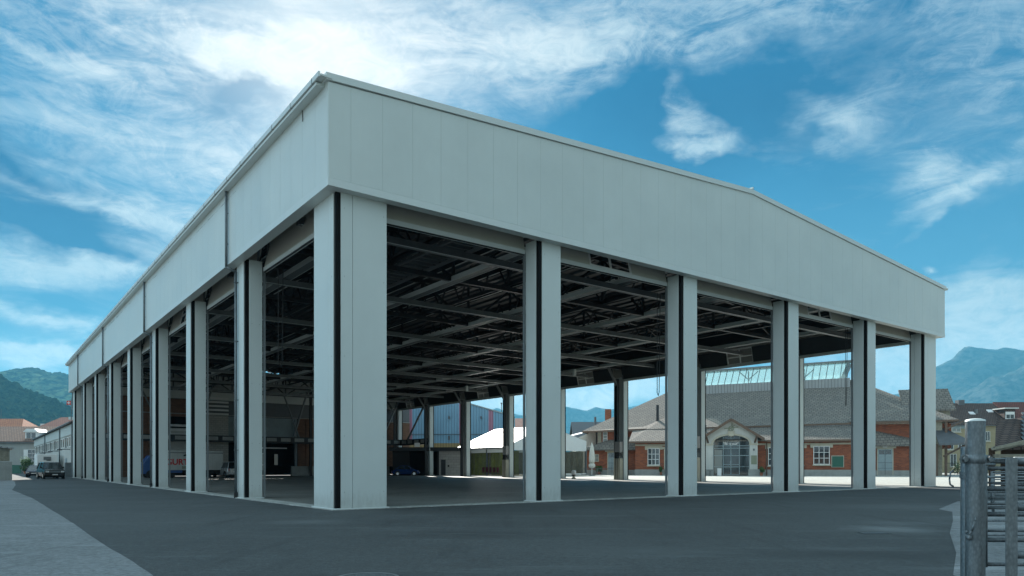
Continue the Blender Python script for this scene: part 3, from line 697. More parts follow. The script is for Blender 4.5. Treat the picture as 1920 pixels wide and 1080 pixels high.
f = MB().box(22.4, 24.2, .8, .9, .8, 3.2).build('glass_door', 'glass2', dep); MB().box(22.3, 22.42, .7, .8, .6, 3.3).box(24.15, 24.27, .7, .8, .6, 3.3).box(22.42, 24.15, .7, .8, 3.2, 3.3).box(22.42, 24.15, .7, .8, 1.55, 1.65).build('frame', 'white', f)
MB().box(30.2, 30.7, -.15, 0, 1.35, 8.4).box(34.8, 35.3, -.15, 0, 1.35, 8.4).box(40, 40.5, -.15, 0, 1.35, 8.4).build('pilaster', 'brickold', dep)
MB().box(47.6, 48, .4, 3, 0, 13).build('end_wall', 'brickold', dep); MB().box(0.5, 48, 0.02, 5, 14.5, 15.0).build('roof', 'steel', dep)
def barrier(x0, x1, s, h, label):
    t = he('concrete_barrier', x0, s, label, 'concrete barrier', 'low concrete walls at the back of the hall')
    n = x1 - x0
    MB().prism([(0, 0), (.7, 0), (.62, .25), (.42, h), (.28, h), (.08, .25)], (n, 0, 0), (0, 0, 0), (0, 1, 0)).build('concrete_block', 'conc', t)
    j = MB()
    for k in range(1, int(n // 2.5)): j.box(k * 2.5 - .02, k * 2.5 + .02, .05, .66, .02, h + .006)
    j.build('joint', 'steel', t)
barrier(27.3, 35.2, 80.2, 1.4, 'low pale concrete wall left of the corner column at the back of the hall')
barrier(37.0, 43.2, 80.2, 1.4, 'low pale concrete wall behind the small blue car')

# ================================================================ vehicles
def car(name, loc, rz, label, cat, paint, Lc=4.6, Wc=1.85, Hc=1.75, kind='suv', group=None):
    t = empty(name, loc, rz, label, cat, group)      # nose towards -y
    hw_ = Wc / 2
    if kind == 'suv':   low = [(-Lc/2, .55, .98), (-Lc/2+.15, .32, 1.06), (-Lc/2+1.2, .28, 1.16), (Lc/2-.2, .30, 1.14), (Lc/2, .5, 1.08)]; roof = [(-Lc/2+1.15, -Lc/2+1.75), (Lc/2-.15, Lc/2-.45)]
    elif kind == 'van': low = [(-Lc/2, .5, .85), (-Lc/2+.2, .3, 1.05), (-Lc/2+.9, .28, 1.18), (Lc/2-.1, .30, 1.2), (Lc/2, .5, 1.15)]; roof = [(-Lc/2+.75, -Lc/2+1.6), (Lc/2-.03, Lc/2-.2)]
    elif kind == 'bug': low = [(-Lc/2, .4, .62), (-Lc/2+.35, .25, .86), (-Lc/2+1.0, .22, .98), (Lc/2-.9, .22, .98), (Lc/2-.3, .25, .86), (Lc/2, .42, .6)]; roof = [(-Lc/2+.95, -Lc/2+1.75), (Lc/2-.45, Lc/2-1.35)]
    else:               low = [(-Lc/2, .5, .72), (-Lc/2+.2, .25, .82), (-Lc/2+1.2, .22, .95), (Lc/2-.7, .24, .98), (Lc/2, .45, .9)]; roof = [(-Lc/2+1.1, -Lc/2+1.95), (Lc/2-.35, Lc/2-1.1)]
    mb = MB(); n = len(low); i = mb.pts([(sx * hw_ * (.90 if k in (0, n - 1) else 1.) * f, y, z) for k, (y, z0, z1) in enumerate(low) for (sx, f, z) in ((-1, .95, z0), (-1, 1, (z0 + z1) / 2), (-1, .93, z1), (1, .93, z1), (1, 1, (z0 + z1) / 2), (1, .95, z0))])
    for k in range(n - 1): mb.quads([(i + k * 6 + a, i + k * 6 + (a + 1) % 6, i + (k + 1) * 6 + (a + 1) % 6, i + (k + 1) * 6 + a) for a in range(6)])
    mb.quads([tuple(i + a for a in range(6)), tuple(i + (n - 1) * 6 + a for a in range(6))[::-1]])
    b = mb.build('body', paint, t, smooth=False, bevel=.05)
    zb = low[2][2] - .02; (y0, y1), (y3, y2) = roof; wb, wt = hw_ * .92, hw_ * .72
    g = MB(); g.hexa([(-wb, y0, zb), (wb, y0, zb), (wb, y3, zb), (-wb, y3, zb), (-wt, y1, Hc - .06), (wt, y1, Hc - .06), (wt, y2, Hc - .06), (-wt, y2, Hc - .06)])
    g.build('windows', 'glass', t)
    r = MB().hexa([(-wt - .02, y1 - .05, Hc - .08), (wt + .02, y1 - .05, Hc - .08), (wt + .02, y2 + .05, Hc - .08), (-wt - .02, y2 + .05, Hc - .08), (-wt * .9, y1 + .15, Hc), (wt * .9, y1 + .15, Hc), (wt * .9, y2 - .1, Hc), (-wt * .9, y2 - .1, Hc)])
    ym = (y0 + y3) / 2; ymt = (y1 + y2) / 2
    for sx in (-1, 1):
        for (a, c) in ((y0, y1), (y3, y2), (ym, ymt)): r.beam((sx * (wb + .01), a, zb), (sx * (wt + .01), c, Hc - .05), .07, .09)
    r.build('roof', paint, t, bevel=.02)
    rad = .36 if kind in ('suv', 'van') else .31
    for sx in (-1, 1):
        for y in (-Lc / 2 + .85, Lc / 2 - .85):
            wl = MB().tube((sx * (hw_ - .2), y, rad), (sx * (hw_ + .015), y, rad), rad, 20).build('wheel', 'black', t)
            rm = MB().tube((sx * (hw_ + .01), y, rad), (sx * (hw_ + .03), y, rad), rad * .6, 14); rm.build('rim', 'chrome', wl)
            ar = MB().tube((sx * (hw_ - .05), y, rad + .03), (sx * (hw_ + .006), y, rad + .03), rad + .09, 20).build('wheel_arch', 'black', t)
        yf = low[0][0]; zl = low[0][2] - .1
        MB().box(sx * (hw_ * .55), sx * (hw_ * .88), yf - .02, yf + .08, zl - .14, zl + .03).build('headlight', 'lens', t)
        yr = low[-1][0]; MB().box(sx * (hw_ * .72), sx * (hw_ * .89), yr - .06, yr + .02, low[-1][2] - .35, low[-1][2] - .02).build('tail_light', 'redlens', t)
        MB().box(sx * (wb + .02), sx * (wb + .24), y0 + .35, y0 + .5, zb + .02, zb + .22).build('wing_mirror', paint, t)
    yf = low[0][0]; zl = low[0][2]
    MB().box(-hw_ * .5, hw_ * .5, yf - .015, yf + .05, zl - .27, zl - .06).build('grille', 'steel2' if kind == 'suv' else 'black', t)
    MB().box(-hw_ * .85, hw_ * .85, yf - .05, yf + .1, .36, .58).build('bumper', paint if kind != 'suv' else 'black', t, bevel=.03)
    MB().box(-hw_ * .85, hw_ * .85, low[-1][0] - .1, low[-1][0] + .05, .4, .62).build('bumper', paint, t, bevel=.03)
    MB().box(-.26, .26, yf - .07, yf - .052, .44, .55).build('number_plate', 'white', t); MB().box(-.26, .26, low[-1][0] + .052, low[-1][0] + .07, .66, .78).build('number_plate', 'white', t)
    MB().box(-hw_ * .8, hw_ * .8, -Lc / 2 + .3, Lc / 2 - .3, .2, .4).build('underbody', 'black', t)
    return t
car('parked_suv', (-52.3, 80.8, .01), HA + R(6), 'black boxy off-road car parked nose out beside the long white building', 'car', 'carblack', 4.9, 2.02, 1.9, 'suv')
car('parked_car', (-56.8, 87.2, .01), HA + R(3), 'dark car mostly hidden behind the black off-road car', 'car', 'carblack', 4.5, 1.8, 1.5, 'sedan')
car('parked_car', (-62.8, 94.0, .01), HA - R(8), 'dark blue car parked farther back left of the black off-road car', 'car', 'cardark', 4.5, 1.85, 1.52, 'sedan')
car('parked_car', hw(41.2, 71.3), HA + R(62), 'small rounded shiny blue car parked inside the hall', 'car', 'carblue', 4.1, 1.75, 1.52, 'bug')
car('parked_van', hw(15.9, 72.0), HA + math.pi + R(8), 'silver van seen from behind inside the hall', 'van', 'carsilver', 4.9, 1.95, 2.0, 'van')
car('parked_van', hw(13.4, 74.5), HA + math.pi - R(12), 'dark grey van standing left of the silver van inside the hall', 'van', 'carblack', 4.9, 1.9, 1.95, 'van')
# box truck with the brewery lettering
tk = he('box_truck', 8.1, 71.5, 'white box truck with a bear emblem and red letters inside the hall', 'truck')
MB().box(0, 7.2, 0, 2.45, .95, 3.35).build('cargo_box', 'offwhite', tk, bevel=.03)
MB().box(0, 7.2, -.03, 0, 3.02, 3.12).build('roof_band', 'steel2', tk)
MB().box(0, 7.2, .1, 2.3, .55, .95).build('chassis', 'black', tk); MB().box(.1, 2.4, -.05, 0.1, .62, .93).build('side_box', 'blue', tk)
MB().prism([(-2.0, .5), (-.1, .5), (-.1, 2.7), (-1.2, 2.7), (-1.9, 1.7)], (0, 2.3, 0), (0, .08, 0)).build('cab', 'blue', tk, bevel=.05)
for x in (-1.1, 1.2, 5.4):
    for y in (.05, 2.1): wl = MB().tube((x, y, .48), (x, y + .3, .48), .48, 18).build('wheel', 'black', tk)
text('lettering', 'GURTEN', .98, 'red', tk, (.55, -.012, 1.62), align='LEFT', ext=.006, sx=.98, bold=.03)
text('lettering', 'BIER', .46, 'plaque', tk, (2.35, -.012, 1.12), align='LEFT', ext=.006, bold=.015)
bear = [(0, .28), (.12, .42), (.3, .48), (.5, .62), (.8, .66), (1.1, .6), (1.4, .64), (1.62, .5), (1.68, .2), (1.72, 0), (1.5, 0), (1.46, .22), (1.36, 0), (1.16, 0), (1.2, .26), (.86, .26), (.8, 0), (.6, 0), (.62, .2), (.5, .02), (.32, .02), (.42, .28), (.3, .26), (.14, .22)]
MB().prism([(x * 1.0, z * 1.0) for x, z in bear], (0, .01, 0), (2.5, -.014, 2.42)).build('bear_emblem', 'black', tk)

# ================================================================ row of buildings north of the street (left edge)
HB = HA   # parallel to the hall
lb = he('long_white_building', .25, 83.0, 'long low white building with a row of small windows beyond the hall', 'building')
LL = 78
MB().box(0, 8.3, 0, LL, 0, 7.0).build('wall', 'offwhite', lb)
MB().box(-.12, 0, 0, LL, 5.55, 7.05).build('eaves_band', 'clad', lb)
MB().prism([(-.45, 7.05), (4.1, 9.3), (8.4, 7.05), (8.4, 6.9), (-.45, 6.9)], (0, LL, 0)).build('roof', 'browntile', lb)
MB().tube((-.5, 0, 7.0), (-.5, LL, 7.0), .12, 8).build('gutter', 'galv', lb)
for k in range(26):
    s0 = 1.2 + k * 2.9
    f = MB().box(-.05, 0, s0, s0 + 1.5, 3.95, 5.35).build('window', 'white' if k % 3 else 'steel2', lb)
    MB().box(-.07, -.05, s0 + .12, s0 + 1.38, 4.1, 5.25).build('pane', 'glass' if k % 4 == 0 else 'glass2', f)
for s0 in (.4, 17.5, 46): MB().tube((-.22, s0, 0), (-.22, s0, 6.9), .09, 8).build('downpipe', 'galv', lb)
for s0 in (5, 20, 36): 
    MB().box(-1.3, 0, s0, s0 + .12, 3.6, 3.7).box(-1.5, -.9, s0 - .1, s0 + .25, 3.5, 3.66).build('wall_lamp', 'mast', lb)
MB().box(-.08, 0, 9, 11.2, 0, 2.5).build('door', 'bluegrey', lb); MB().box(-.7, 0, 3.2, 4.4, 0, 1.9).build('cabinet', 'galv', lb)
MB().tube((1.4, 2, 8), (1.4, 2, 9.3), .3, 10).build('vent_cap', 'galv', lb)
# truck box parked by it
tb = he('box_truck', -2.9, 97, 'white box truck parked behind the black off-road car', 'truck')
MB().box(0, 2.4, 0, 6, .9, 3.1).build('cargo_box', 'white', tb, bevel=.04); MB().box(.1, 2.3, .1, 5.8, .45, .9).build('chassis', 'black', tb)
MB().box(.1, 2.3, 6.05, 7.8, .5, 2.7).build('cab', 'white', tb, bevel=.08); MB().box(.75, 1.65, -.08, 0, 2.3, 2.75).build('cooling_unit', 'steel2', tb); MB().box(1.1, 1.6, -.05, 0, 2.2, 2.35).build('vent', 'black', tb)
for x in (0.05, 2.1):
    for y in (1.2, 6.8): MB().tube((x, y, .45), (x + .28, y, .45), .45, 16).build('wheel', 'black', tb)

def gable_house(name, loc, rz, w_, d, he_, hr, label, wallm, roofm, cat='house', over=.5, hip=0.):
    t = empty(name, loc, rz, label, cat)            # ridge along local x, front at y=0
    wl = MB().box(0, w_, 0, d, 0, he_)
    if hip == 0: wl.prism([(0, he_), (d, he_), (d / 2, hr - .1)], (w_, 0, 0), (0, 0, 0), (0, 1, 0))
    wl.build('wall', wallm, t)
    r = MB(); o = over; zo = (hr - he_) / (d / 2) * o
    a = [(-o, -o, he_ - zo + .1), (w_ + o, -o, he_ - zo + .1), (w_ + o - hip, d / 2, hr), (-o + hip, d / 2, hr)]
    b = [(w_ + o, d + o, he_ - zo + .1), (-o, d + o, he_ - zo + .1), (-o + hip, d / 2, hr), (w_ + o - hip, d / 2, hr)]
    for q in (a, b): r.hexa([(x, y, z) for x, y, z in q] + [(x, y, z + .22) for x, y, z in q])
    if hip:
        for q in ([a[0], a[3], b[1]], [a[1], b[0], a[2]]): r.face(*[(x, y, z + .2) for x, y, z in q])
    r.build('roof', roofm, t); MB().box(-o, w_ + o, -o - .12, -o, he_ - zo, he_ - zo + .14).build('gutter', 'mast', t)
    return t
def window(t, x0, x1, z0, z1, y=0, nx=2, nz=2, fm='white', gm='glass', fw=.07, d=.1, sill=None, shutters=None, name='window'):
    f = MB(); f.box(x0 - fw, x0, y - d, y + .05, z0 - fw, z1 + fw).box(x1, x1 + fw, y - d, y + .05, z0 - fw, z1 + fw).box(x0, x1, y - d, y + .05, z1, z1 + fw).box(x0, x1, y - d, y + .05, z0 - fw, z0)
    for k in range(1, nx): x = x0 + (x1 - x0) * k / nx; f.box(x - fw * .45, x + fw * .45, y - d * .8, y + .03, z0, z1)
    for k in range(1, nz): z = z0 + (z1 - z0) * k / nz; f.box(x0, x1, y - d * .7, y + .02, z - fw * .4, z + fw * .4)
    o = f.build(name, fm, t); MB().box(x0, x1, y - .03, y - .005, z0, z1).build('pane', gm, o)
    if sill: MB().box(x0 - .2, x1 + .2, y - .22, y, z0 - fw - .18, z0 - fw).build('sill', sill, o)
    if shutters:
        w2 = (x1 - x0) * .5
        for a, b in ((x0 - fw - w2, x0 - fw - .02), (x1 + fw + .02, x1 + fw + w2)): MB().box(a, b, y - .08, y, z0 - .05, z1 + .05).build('shutter', shutters, o)
    return o
# grey house across the street end
g = gable_house('roadside_house', (-121, 158, 0), 0, 33, 13, 6.8, 10.3, 'grey rendered house under a brown tiled roof at the street end', 'greyrender', 'redtile', hip=0)
for ch in list(g.children):
    if ch.name.startswith('roof'): ch.data.materials.clear(); ch.data.materials.append(M['browntile2'])
window(g, 13.8, 15.6, 2.6, 5.0, 0, 2, 3, 'white', 'glass', shutters='white')
window(g, 20.4, 25.0, .9, 4.7, 0, 4, 3, 'bluegrey', 'glass'); MB().box(20, 25.4, -.2, 0, 4.9, 5.8).build('lintel_panel', 'offwhite', g)
dm = MB().box(12.6, 15.2, .8, 4.4, 7.3, 9.0).build('dormer', 'white', g); MB().prism([(12.2, 9.0), (15.6, 9.0), (14.8, 9.7), (13.0, 9.7)], (0, 3.8, 0), (0, .6, 0)).build('dormer_roof', 'white', dm)
MB().box(12.9, 13.8, .74, .8, 7.6, 8.8).box(14.0, 14.9, .74, .8, 7.6, 8.8).build('pane', 'glass', dm)
MB().box(15.2, 17.3, .8, 2.0, 7.3, 8.2).build('dormer_cheek', 'white', dm)
st = MB()
for k in range(8): st.box(17 + k * .9, 18.2 + k * .9, -2.2, 0, 0, .5 + k * .38)
st.build('outside_stair', 'conc', g); MB().beam((17, -2.2, 1.4), (24.2, -2.2, 4.3), .08, .08).box(24.2, 30, -2.3, -2.2, 3.2, 4.1).build('stair_rail', 'conc', g)
h2 = gable_house('background_house', (-152, 182, 0), 0, 26.5, 14, 9.5, 13.7, 'house with a bright orange tiled roof behind the grey house', 'offwhite', 'orangetile', hip=4.5)
MB().box(6, 19.5, -.9, 1.8, 10.2, 11.2).build('pent_roof', 'canvas', h2)
MB().tube((16.6, 7, 13), (16.6, 7, 16.4), .06, 5).build('antenna', 'mast', h2)
h3 = gable_house('background_house', (-116, 172, 0), R(-4), 24, 14, 9.8, 13.4, 'house with a dark red tiled roof rising above the long white building', 'offwhite', 'redtile', hip=3.)
h4 = gable_house('background_house', (-124, 176, 0), 0, 12, 10, 9.0, 11.0, 'low flat roofed house with a chimney between the red roofs', 'offwhite', 'redtile')
MB().box(5.6, 6.9, 3, 4.6, 9, 12.0).build('chimney', 'white', h4)
MB().path([(7.8, 4, 9), (7.8, 4, 13.6)], .06, 5).beam((7.3, 4, 12.9), (8.3, 4, 12.9), .05, .05).beam((7.1, 4, 12.2), (8.5, 4, 12.2), .05, .05).build('antenna', 'mast', h4)
# shed and low wall at the left edge
sh = empty('timber_shed', (-53.2, 71.7, 0), HA, 'weathered timber shed with a sloping roof at the left edge', 'shed')
MB().box(-8, 2.2, 0, 6, 2.0, 3.3).build('plank_wall', 'greywood', sh); MB().box(-8, 2.4, -.15, 6, 0, 1.9).build('stone_base', 'conc', sh)
bd = MB()
for k in range(24): bd.box(-7.8 + k * .42, -7.72 + k * .42, -.06, 0, 2.0, 3.3)
bd.build('batten', 'greywood', sh)
MB().hexa([(-9, -.6, 4.6), (2.5, -.6, 3.2), (2.5, 7, 3.2), (-9, 7, 4.6), (-9, -.6, 4.75), (2.5, -.6, 3.35), (2.5, 7, 3.35), (-9, 7, 4.75)]).build('roof', 'corrgrey', sh)
sh2 = empty('overhanging_roof', (-59.0, 78.0, 0), HA, 'dark timber eaves corner jutting in above the shed at the left edge', 'roof')
MB().hexa([(-9, -1, 10.8), (2.0, -1, 6.1), (2.0, 5, 6.1), (-9, 5, 10.8), (-9, -1, 11.1), (2.2, -1, 6.4), (2.2, 5, 6.4), (-9, 5, 11.1)]).build('roof', 'browntile', sh2); MB().box(-9, 0, 0, 4.5, 0, 6.9).build('wall', 'greywood', sh2)
fe = empty('green_fence', (-92.5, 131, 0), 0, 'green board fence across the street end', 'fence')
MB().box(0, 2.5, 0, .12, .05, 1.62).build('board_panel', 'green', fe)
ps = MB()
for k in range(2): ps.box(k * 2.42, k * 2.42 + .1, -.08, 0, 0, 1.7)
ps.build('post', 'galv', fe)

def leafball(c, r, n, sz, mb, sq=(1, 1, 1)):
    for _ in range(n):
        d = Vector((random.gauss(0, 1), random.gauss(0, 1), random.gauss(0, 1))).normalized() * r * (random.random() ** .4)
        p = Vector(c) + Vector((d.x * sq[0], d.y * sq[1], d.z * sq[2])); a = Vector((random.gauss(0, 1), random.gauss(0, 1), random.gauss(0, 1))).normalized(); b = a.orthogonal().normalized()
        mb.face(p - a * sz, p + b * sz * .5, p + a * sz, p - b * sz * .5)
def bush(name, loc, h, r, label, cat='shrub', flower=False, pot=True, group=None):
    t = empty(name, loc, 0, label, cat, group); z0 = 0
    if pot: MB().lathe([(0, 0), (r * .45, 0), (r * .6, .5), (r * .66, .5), (r * .6, .42), (0, .42)], n=16).build('pot', 'terracotta', t); z0 = .4
    MB().tube((0, 0, z0), (0, 0, h * .6), .06, 6, .03).build('stem', 'bark', t)
    mb = MB()
    for k in range(6): leafball((random.uniform(-.5, .5) * r, random.uniform(-.5, .5) * r, z0 + (h - z0) * random.uniform(.3, .8)), r * .6, 110, .13, mb)
    mb.build('foliage', 'leaf', t)
    if flower:
        mb = MB(); leafball((-r * .2, -r * .3, h * .85), r * .7, 110, .14, mb); mb.build('blossom', 'flower', t)
    return t
bush('potted_shrub', (-88.3, 130, 0), 3.0, 1.15, 'bushy green shrub with pale blossom at the right end of the green fence', flower=True)
bush('potted_shrub', (-85.6, 129.5, 0), 2.3, .7, 'dark upright potted shrub right of the flowering shrub')
bush('potted_shrub', (-87.0, 127.5, 0), 1.2, .45, 'small potted plant in front of the flowering shrub')
fl = empty('swiss_flag', hw(2.0, 106), 0, 'red flag with a white cross seen beside the last hall column', 'flag')
MB().tube((0, 0, 0), (0, 0, 11.9), .05, 8).build('mast', 'galv', fl)
MB().box(-.7, -.05, -.02, .02, 10.85, 11.5).build('flag', 'red', fl); MB().box(-.43, -.31, -.035, .035, 10.95, 11.4).box(-.6, -.14, -.033, .033, 11.12, 11.24).build('cross', 'white', fl)
MB().box(-.5, .4, .1, .6, 8.6, 9.0).build('lamp_head', 'clad', fl)

# ================================================================ east background seen through the hall
# big corrugated hall with blue and red stripes (gable end towards us)
ch_ = empty('corrugated_hall', (-24.5, 130, 0), 0, 'blue corrugated metal hall with faded red stripes seen through the open hall', 'building')
px = lambda x, Z: (x - CX) / F * Z
def rake(x): return 13.9 - .287 * abs(x - 12.5)
stripes = [(728, 765, 'corrblue'), (765, 773, 'corrpink'), (773, 861, 'corrblue'), (861, 880, 'corrpink'), (880, 916, 'corrblue'), (916, 925, 'corrpink'), (925, 963, 'corrblue')]
for (a, b, m) in stripes:
    a, b = px(a, 130) + 24.5, px(b, 130) + 24.5
    cuts = [a] + ([12.5] if a < 12.5 < b else []) + [b]; mb = MB()
    for c, d in zip(cuts, cuts[1:]): mb.prism([(c, 5.6), (d, 5.6), (d, rake(d)), (c, rake(c))], (0, .2, 0))
    mb.build('wall_panel', m, ch_)
MB().box(px(728, 130) + 24.5, px(963, 130) + 24.5, .02, .25, 4.6, 5.6).build('wall_panel', 'corrochre', ch_); MB().box(1.9, 24.7, .1, 40, 0, 4.6).build('lower_wall', 'greyrender', ch_)
x0, x1 = px(728, 130) + 24.5, px(963, 130) + 24.5
MB().prism([(x0 - .2, rake(x0)), (12.5, rake(12.5)), (x1 + .2, rake(x1)), (x1 + .2, rake(x1) + .2), (12.5, rake(12.5) + .22), (x0 - .2, rake(x0) + .2)], (0, 45, 0), (0, -.15, 0)).build('roof', 'bluegrey', ch_)
MB().tube((x0, -.12, 7.2), (x1, -.12, 7.2), .06, 6).build('conduit', 'mast', ch_)
for x in (784, 842, 902): 
    xx = px(x, 130) + 24.5; MB().box(xx - .12, xx + .12, -.3, 0, 10.0, 10.5).build('flood_lamp', 'mast', ch_)
for x in (842, 871): 
    xx = px(x, 130) + 24.5; MB().box(xx - .16, xx + .16, -.3, 0, 6.2, 6.9).build('flood_lamp', 'mast', ch_)
MB().path([(px(940, 130) + 24.5, 2, 11.2), (px(940, 130) + 24.5, 2, 13)], .07, 6).beam((px(938.5, 130) + 24.5, 2, 13), (px(941.5, 130) + 24.5, 2, 13), .1, .3).build('roof_mast', 'mast', ch_)
# low block annexe with dark garage and a flat roof
an = empty('block_annexe', (-18.0, 107.5, 0), R(0), 'low flat roofed grey block building with a dark door left of the white tent', 'building')
MB().box(7.0, 10.9, 0, 8, 0, 3.7).build('wall', 'greyblock', an); MB().box(0, 2.6, 0, .3, 0, 3.7).box(0, 7.0, 3, 3.3, 0, 4.2).box(6.7, 7.0, 0, 3, 0, 3.7).build('inner_wall', 'dark', an)
MB().box(-.4, 11.2, -.7, 8.3, 3.7, 4.25).build('flat_roof', 'steel', an); MB().box(3.4, 4.2, -.75, -.7, 4.3, 4.9).build('lamp_box', 'white', an)
d_ = MB().box(7.35, 7.95, -.04, 0, 0, 2.4).build('door', 'steel', an); MB().box(7.28, 7.35, -.06, 0, 0, 2.45).box(7.95, 8.02, -.06, 0, 0, 2.45).build('frame', 'mast', d_)
MB().box(8.3, 8.55, -.08, 0, 1.3, 1.6).build('meter_box', 'black', an)

# white marquee, aligned with the hall
TC = Vector((-1.0, 102.0)); 
tn = empty('marquee_tent', (TC.x, TC.y, 0), HA, 'big white marquee tent with clear walls and olive curtains', 'tent')
Tw, Td = 15.8, 13.5; ze, za, zr = 4.1, 7.45, 5.3      # local x along the gable, y along the ridge
MB().hexa([(-.1, 0, ze), (7.9, 0, za), (7.9, Td, za), (-.1, Td, ze), (-.1, 0, ze + .03), (7.9, 0, za + .03), (7.9, Td, za + .03), (-.1, Td, ze + .03)]).hexa([(7.9, 0, za), (15.8, 0, zr), (15.8, Td, zr), (7.9, Td, za), (7.9, 0, za + .03), (15.8, 0, zr + .03), (15.8, Td, zr + .03), (7.9, Td, za + .03)]).build('roof', 'tent', tn)
sm = MB()
for k in range(1, 3): y = Td * k / 3; sm.beam((0, y, ze + .05), (7.9, y, za + .05), .1, .05).beam((7.9, y, za + .05), (15.8, y, zr + .05), .1, .05)
sm.build('roof_seam', 'galv', tn)
MB().prism([(0, 3.75), (15.8, 3.75), (15.8, zr), (7.9, za - .02), (0, ze - .05)], (0, .04, 0), (0, .02, 0)).build('gable_panel', 'tent', tn)
MB().box(-.06, 0, 0, Td, 3.4, ze).build('valance', 'tent', tn); MB().box(-.2, -.05, 0, Td, ze - .1, ze + .08).build('eaves_rail', 'galv', tn)
for (x, y) in ((0, 0), (0, Td / 3), (0, 2 * Td / 3), (0, Td), (5.2, 0), (10.6, 0), (15.8, 0), (15.8, Td)):
    MB().box(x - .12, x + .12, y - .12 + (.14 if y == 0 else 0), y + .12 + (.14 if y == 0 else 0), 0, 3.9).build('pole', 'galv', tn)
MB().box(.0, 15.8, .2, .22, .05, 3.8).box(.02, .04, .3, Td, .05, 3.8).build('clear_wall', 'foil', tn)
cu = MB()
for (a, b, y) in ((.6, 2.6, 1.4), (2.8, 3.9, 1.8)): 
    n = 24
    for k in range(n):
        u0, u1 = a + (b - a) * k / n, a + (b - a) * (k + 1) / n; w0, w1 = y + .12 * math.sin(k * 1.9), y + .12 * math.sin((k + 1) * 1.9)
        cu.hexa([(u0, w0, .1), (u1, w1, .1), (u1, w1 + .03, .1), (u0, w0 + .03, .1), (u0, w0, 3.7), (u1, w1, 3.7), (u1, w1 + .03, 3.7), (u0, w0 + .03, 3.7)])
for j in range(40):
    y0, y1 = .5 + j * .31, .5 + (j + 1) * .31
    if j % 13 == 12: continue
    w0, w1 = .35 + .1 * math.sin(j * 1.7), .35 + .1 * math.sin((j + 1) * 1.7)
    cu.hexa([(w0, y0, .1), (w0 + .03, y0, .1), (w1 + .03, y1, .1), (w1, y1, .1), (w0, y0, 3.7), (w0 + .03, y0, 3.7), (w1 + .03, y1, 3.7), (w1, y1, 3.7)])
cu.build('curtain', 'curtain', tn)
MB().box(.3, 15.4, Td - .2, Td - .15, .1, 3.7).box(15.5, 15.55, .5, Td, .1, 3.7).build('back_wall', 'greywood', tn)
MB().box(0, Tw, 0, Td, .02, .06).build('floor_board', 'greywood', tn); MB().box(11, 15.7, -.05, .1, .08, .3).build('foot_rail', 'white', tn)
for i in range(5):
    c = empty('stacked_chair', hw(0, 0) * 0 + Vector((TC.x + (.35) * .8 - .6 * (1.2 + i * .9) - 0.5, TC.y + .6 * .35 + .8 * (1.2 + i * .9) - .8, .01)), HA, 'dark red folding chair standing in a row in front of the tent', 'chair', 'chairs in a row at the tent')
    MB().box(-.22, .22, -.22, .22, .44, .48).build('seat', 'maroon', c); MB().box(-.22, .22, .2, .23, .55, 1.25).build('backrest', 'maroon', c)
    for sx in (-1, 1):
        for y in (-.2, .2): MB().tube((sx * .2, y, 0), (sx * .2, y, .44 if y < 0 else 1.2), .02, 6).build('leg', 'mast', c)
# second tent
t2 = empty('small_tent', (11.3, 121, 0), R(10), 'smaller white gabled tent behind the big marquee', 'tent')
MB().prism([(0, 0), (6.2, 0), (6.2, 6.2), (3.1, 7.55), (0, 6.3)], (0, .05, 0)).build('gable_panel', 'canvas', t2)
MB().hexa([(-2, -.1, 6.3), (3.1, -.1, 7.6), (3.1, 8, 7.6), (-2, 8, 6.3), (-2, -.1, 6.34), (3.1, -.1, 7.64), (3.1, 8, 7.64), (-2, 8, 6.34)]).hexa([(3.1, -.1, 7.6), (6.4, -.1, 6.15), (6.4, 8, 6.15), (3.1, 8, 7.6), (3.1, -.1, 7.64), (6.4, -.1, 6.2), (6.4, 8, 6.2), (3.1, 8, 7.64)]).build('roof', 'tent', t2)
for x in (.1, 3.1, 6.1): MB().box(x - .08, x + .08, -.1, 0, 0, 6.2 if x != 3.1 else 7.4).build('pole', 'galv', t2)
# houses behind
h5 = gable_house('background_house', (1.2, 168, 0), 0, 9, 12, 10.2, 12.8, 'house with a red brown roof above the marquee', 'offwhite', 'redtile')
h6 = gable_house('background_house', (13.5, 150, 0), 0, 12, 14, 6.5, 10.9, 'house with a long dark grey roof left of the brick chimney', 'offwhite', 'slate')
for ch in h6.children:
    if ch.name.startswith('roof'): ch.data.materials.clear(); ch.data.materials.append(M['mast'])
# ================================================================ old riding hall with the restaurant
RA = math.atan2(-.293, .956)
rs = empty('riding_hall', (19.9, 111, 0), RA, 'old red brick riding hall with a huge grey slate roof and a glazed ridge lantern', 'building')
def win_arch(x0, x1, z0, z1, nx=3):
    o = window(rs, x0, x1, z0, z1, .0, nx, 3, 'white', 'glass', .09, .12, 'stone')
    MB().box(x0 - .45, x1 + .45, -.14, -.0, z1 + .10, z1 + .5).box(x0 - .5, x0 - .1, -.17, 0, z1 - .15, z1 + .42).box(x1 + .1, x1 + .5, -.17, 0, z1 - .15, z1 + .42).build('stone_lintel', 'stone', o)
    return o
MB().box(-.7, 10.0, 0, 14, .9, 5.2).box(17.2, 30.0, 0, 14, .9, 5.2).box(10, 17.2, 3, 14, 0, 5.2).build('wall', 'brick', rs)
MB().box(-.8, 10.0, -.12, 13.9, 0, .9).box(17.2, 30.1, -.12, 13.9, 0, .9).build('plinth', 'conc', rs)
MB().box(-.76, 10, -.06, 0.0, 4.55, 4.8).box(17.2, 30.06, -.06, 0, 4.55, 4.8).build('brick_frieze', 'stone', rs)
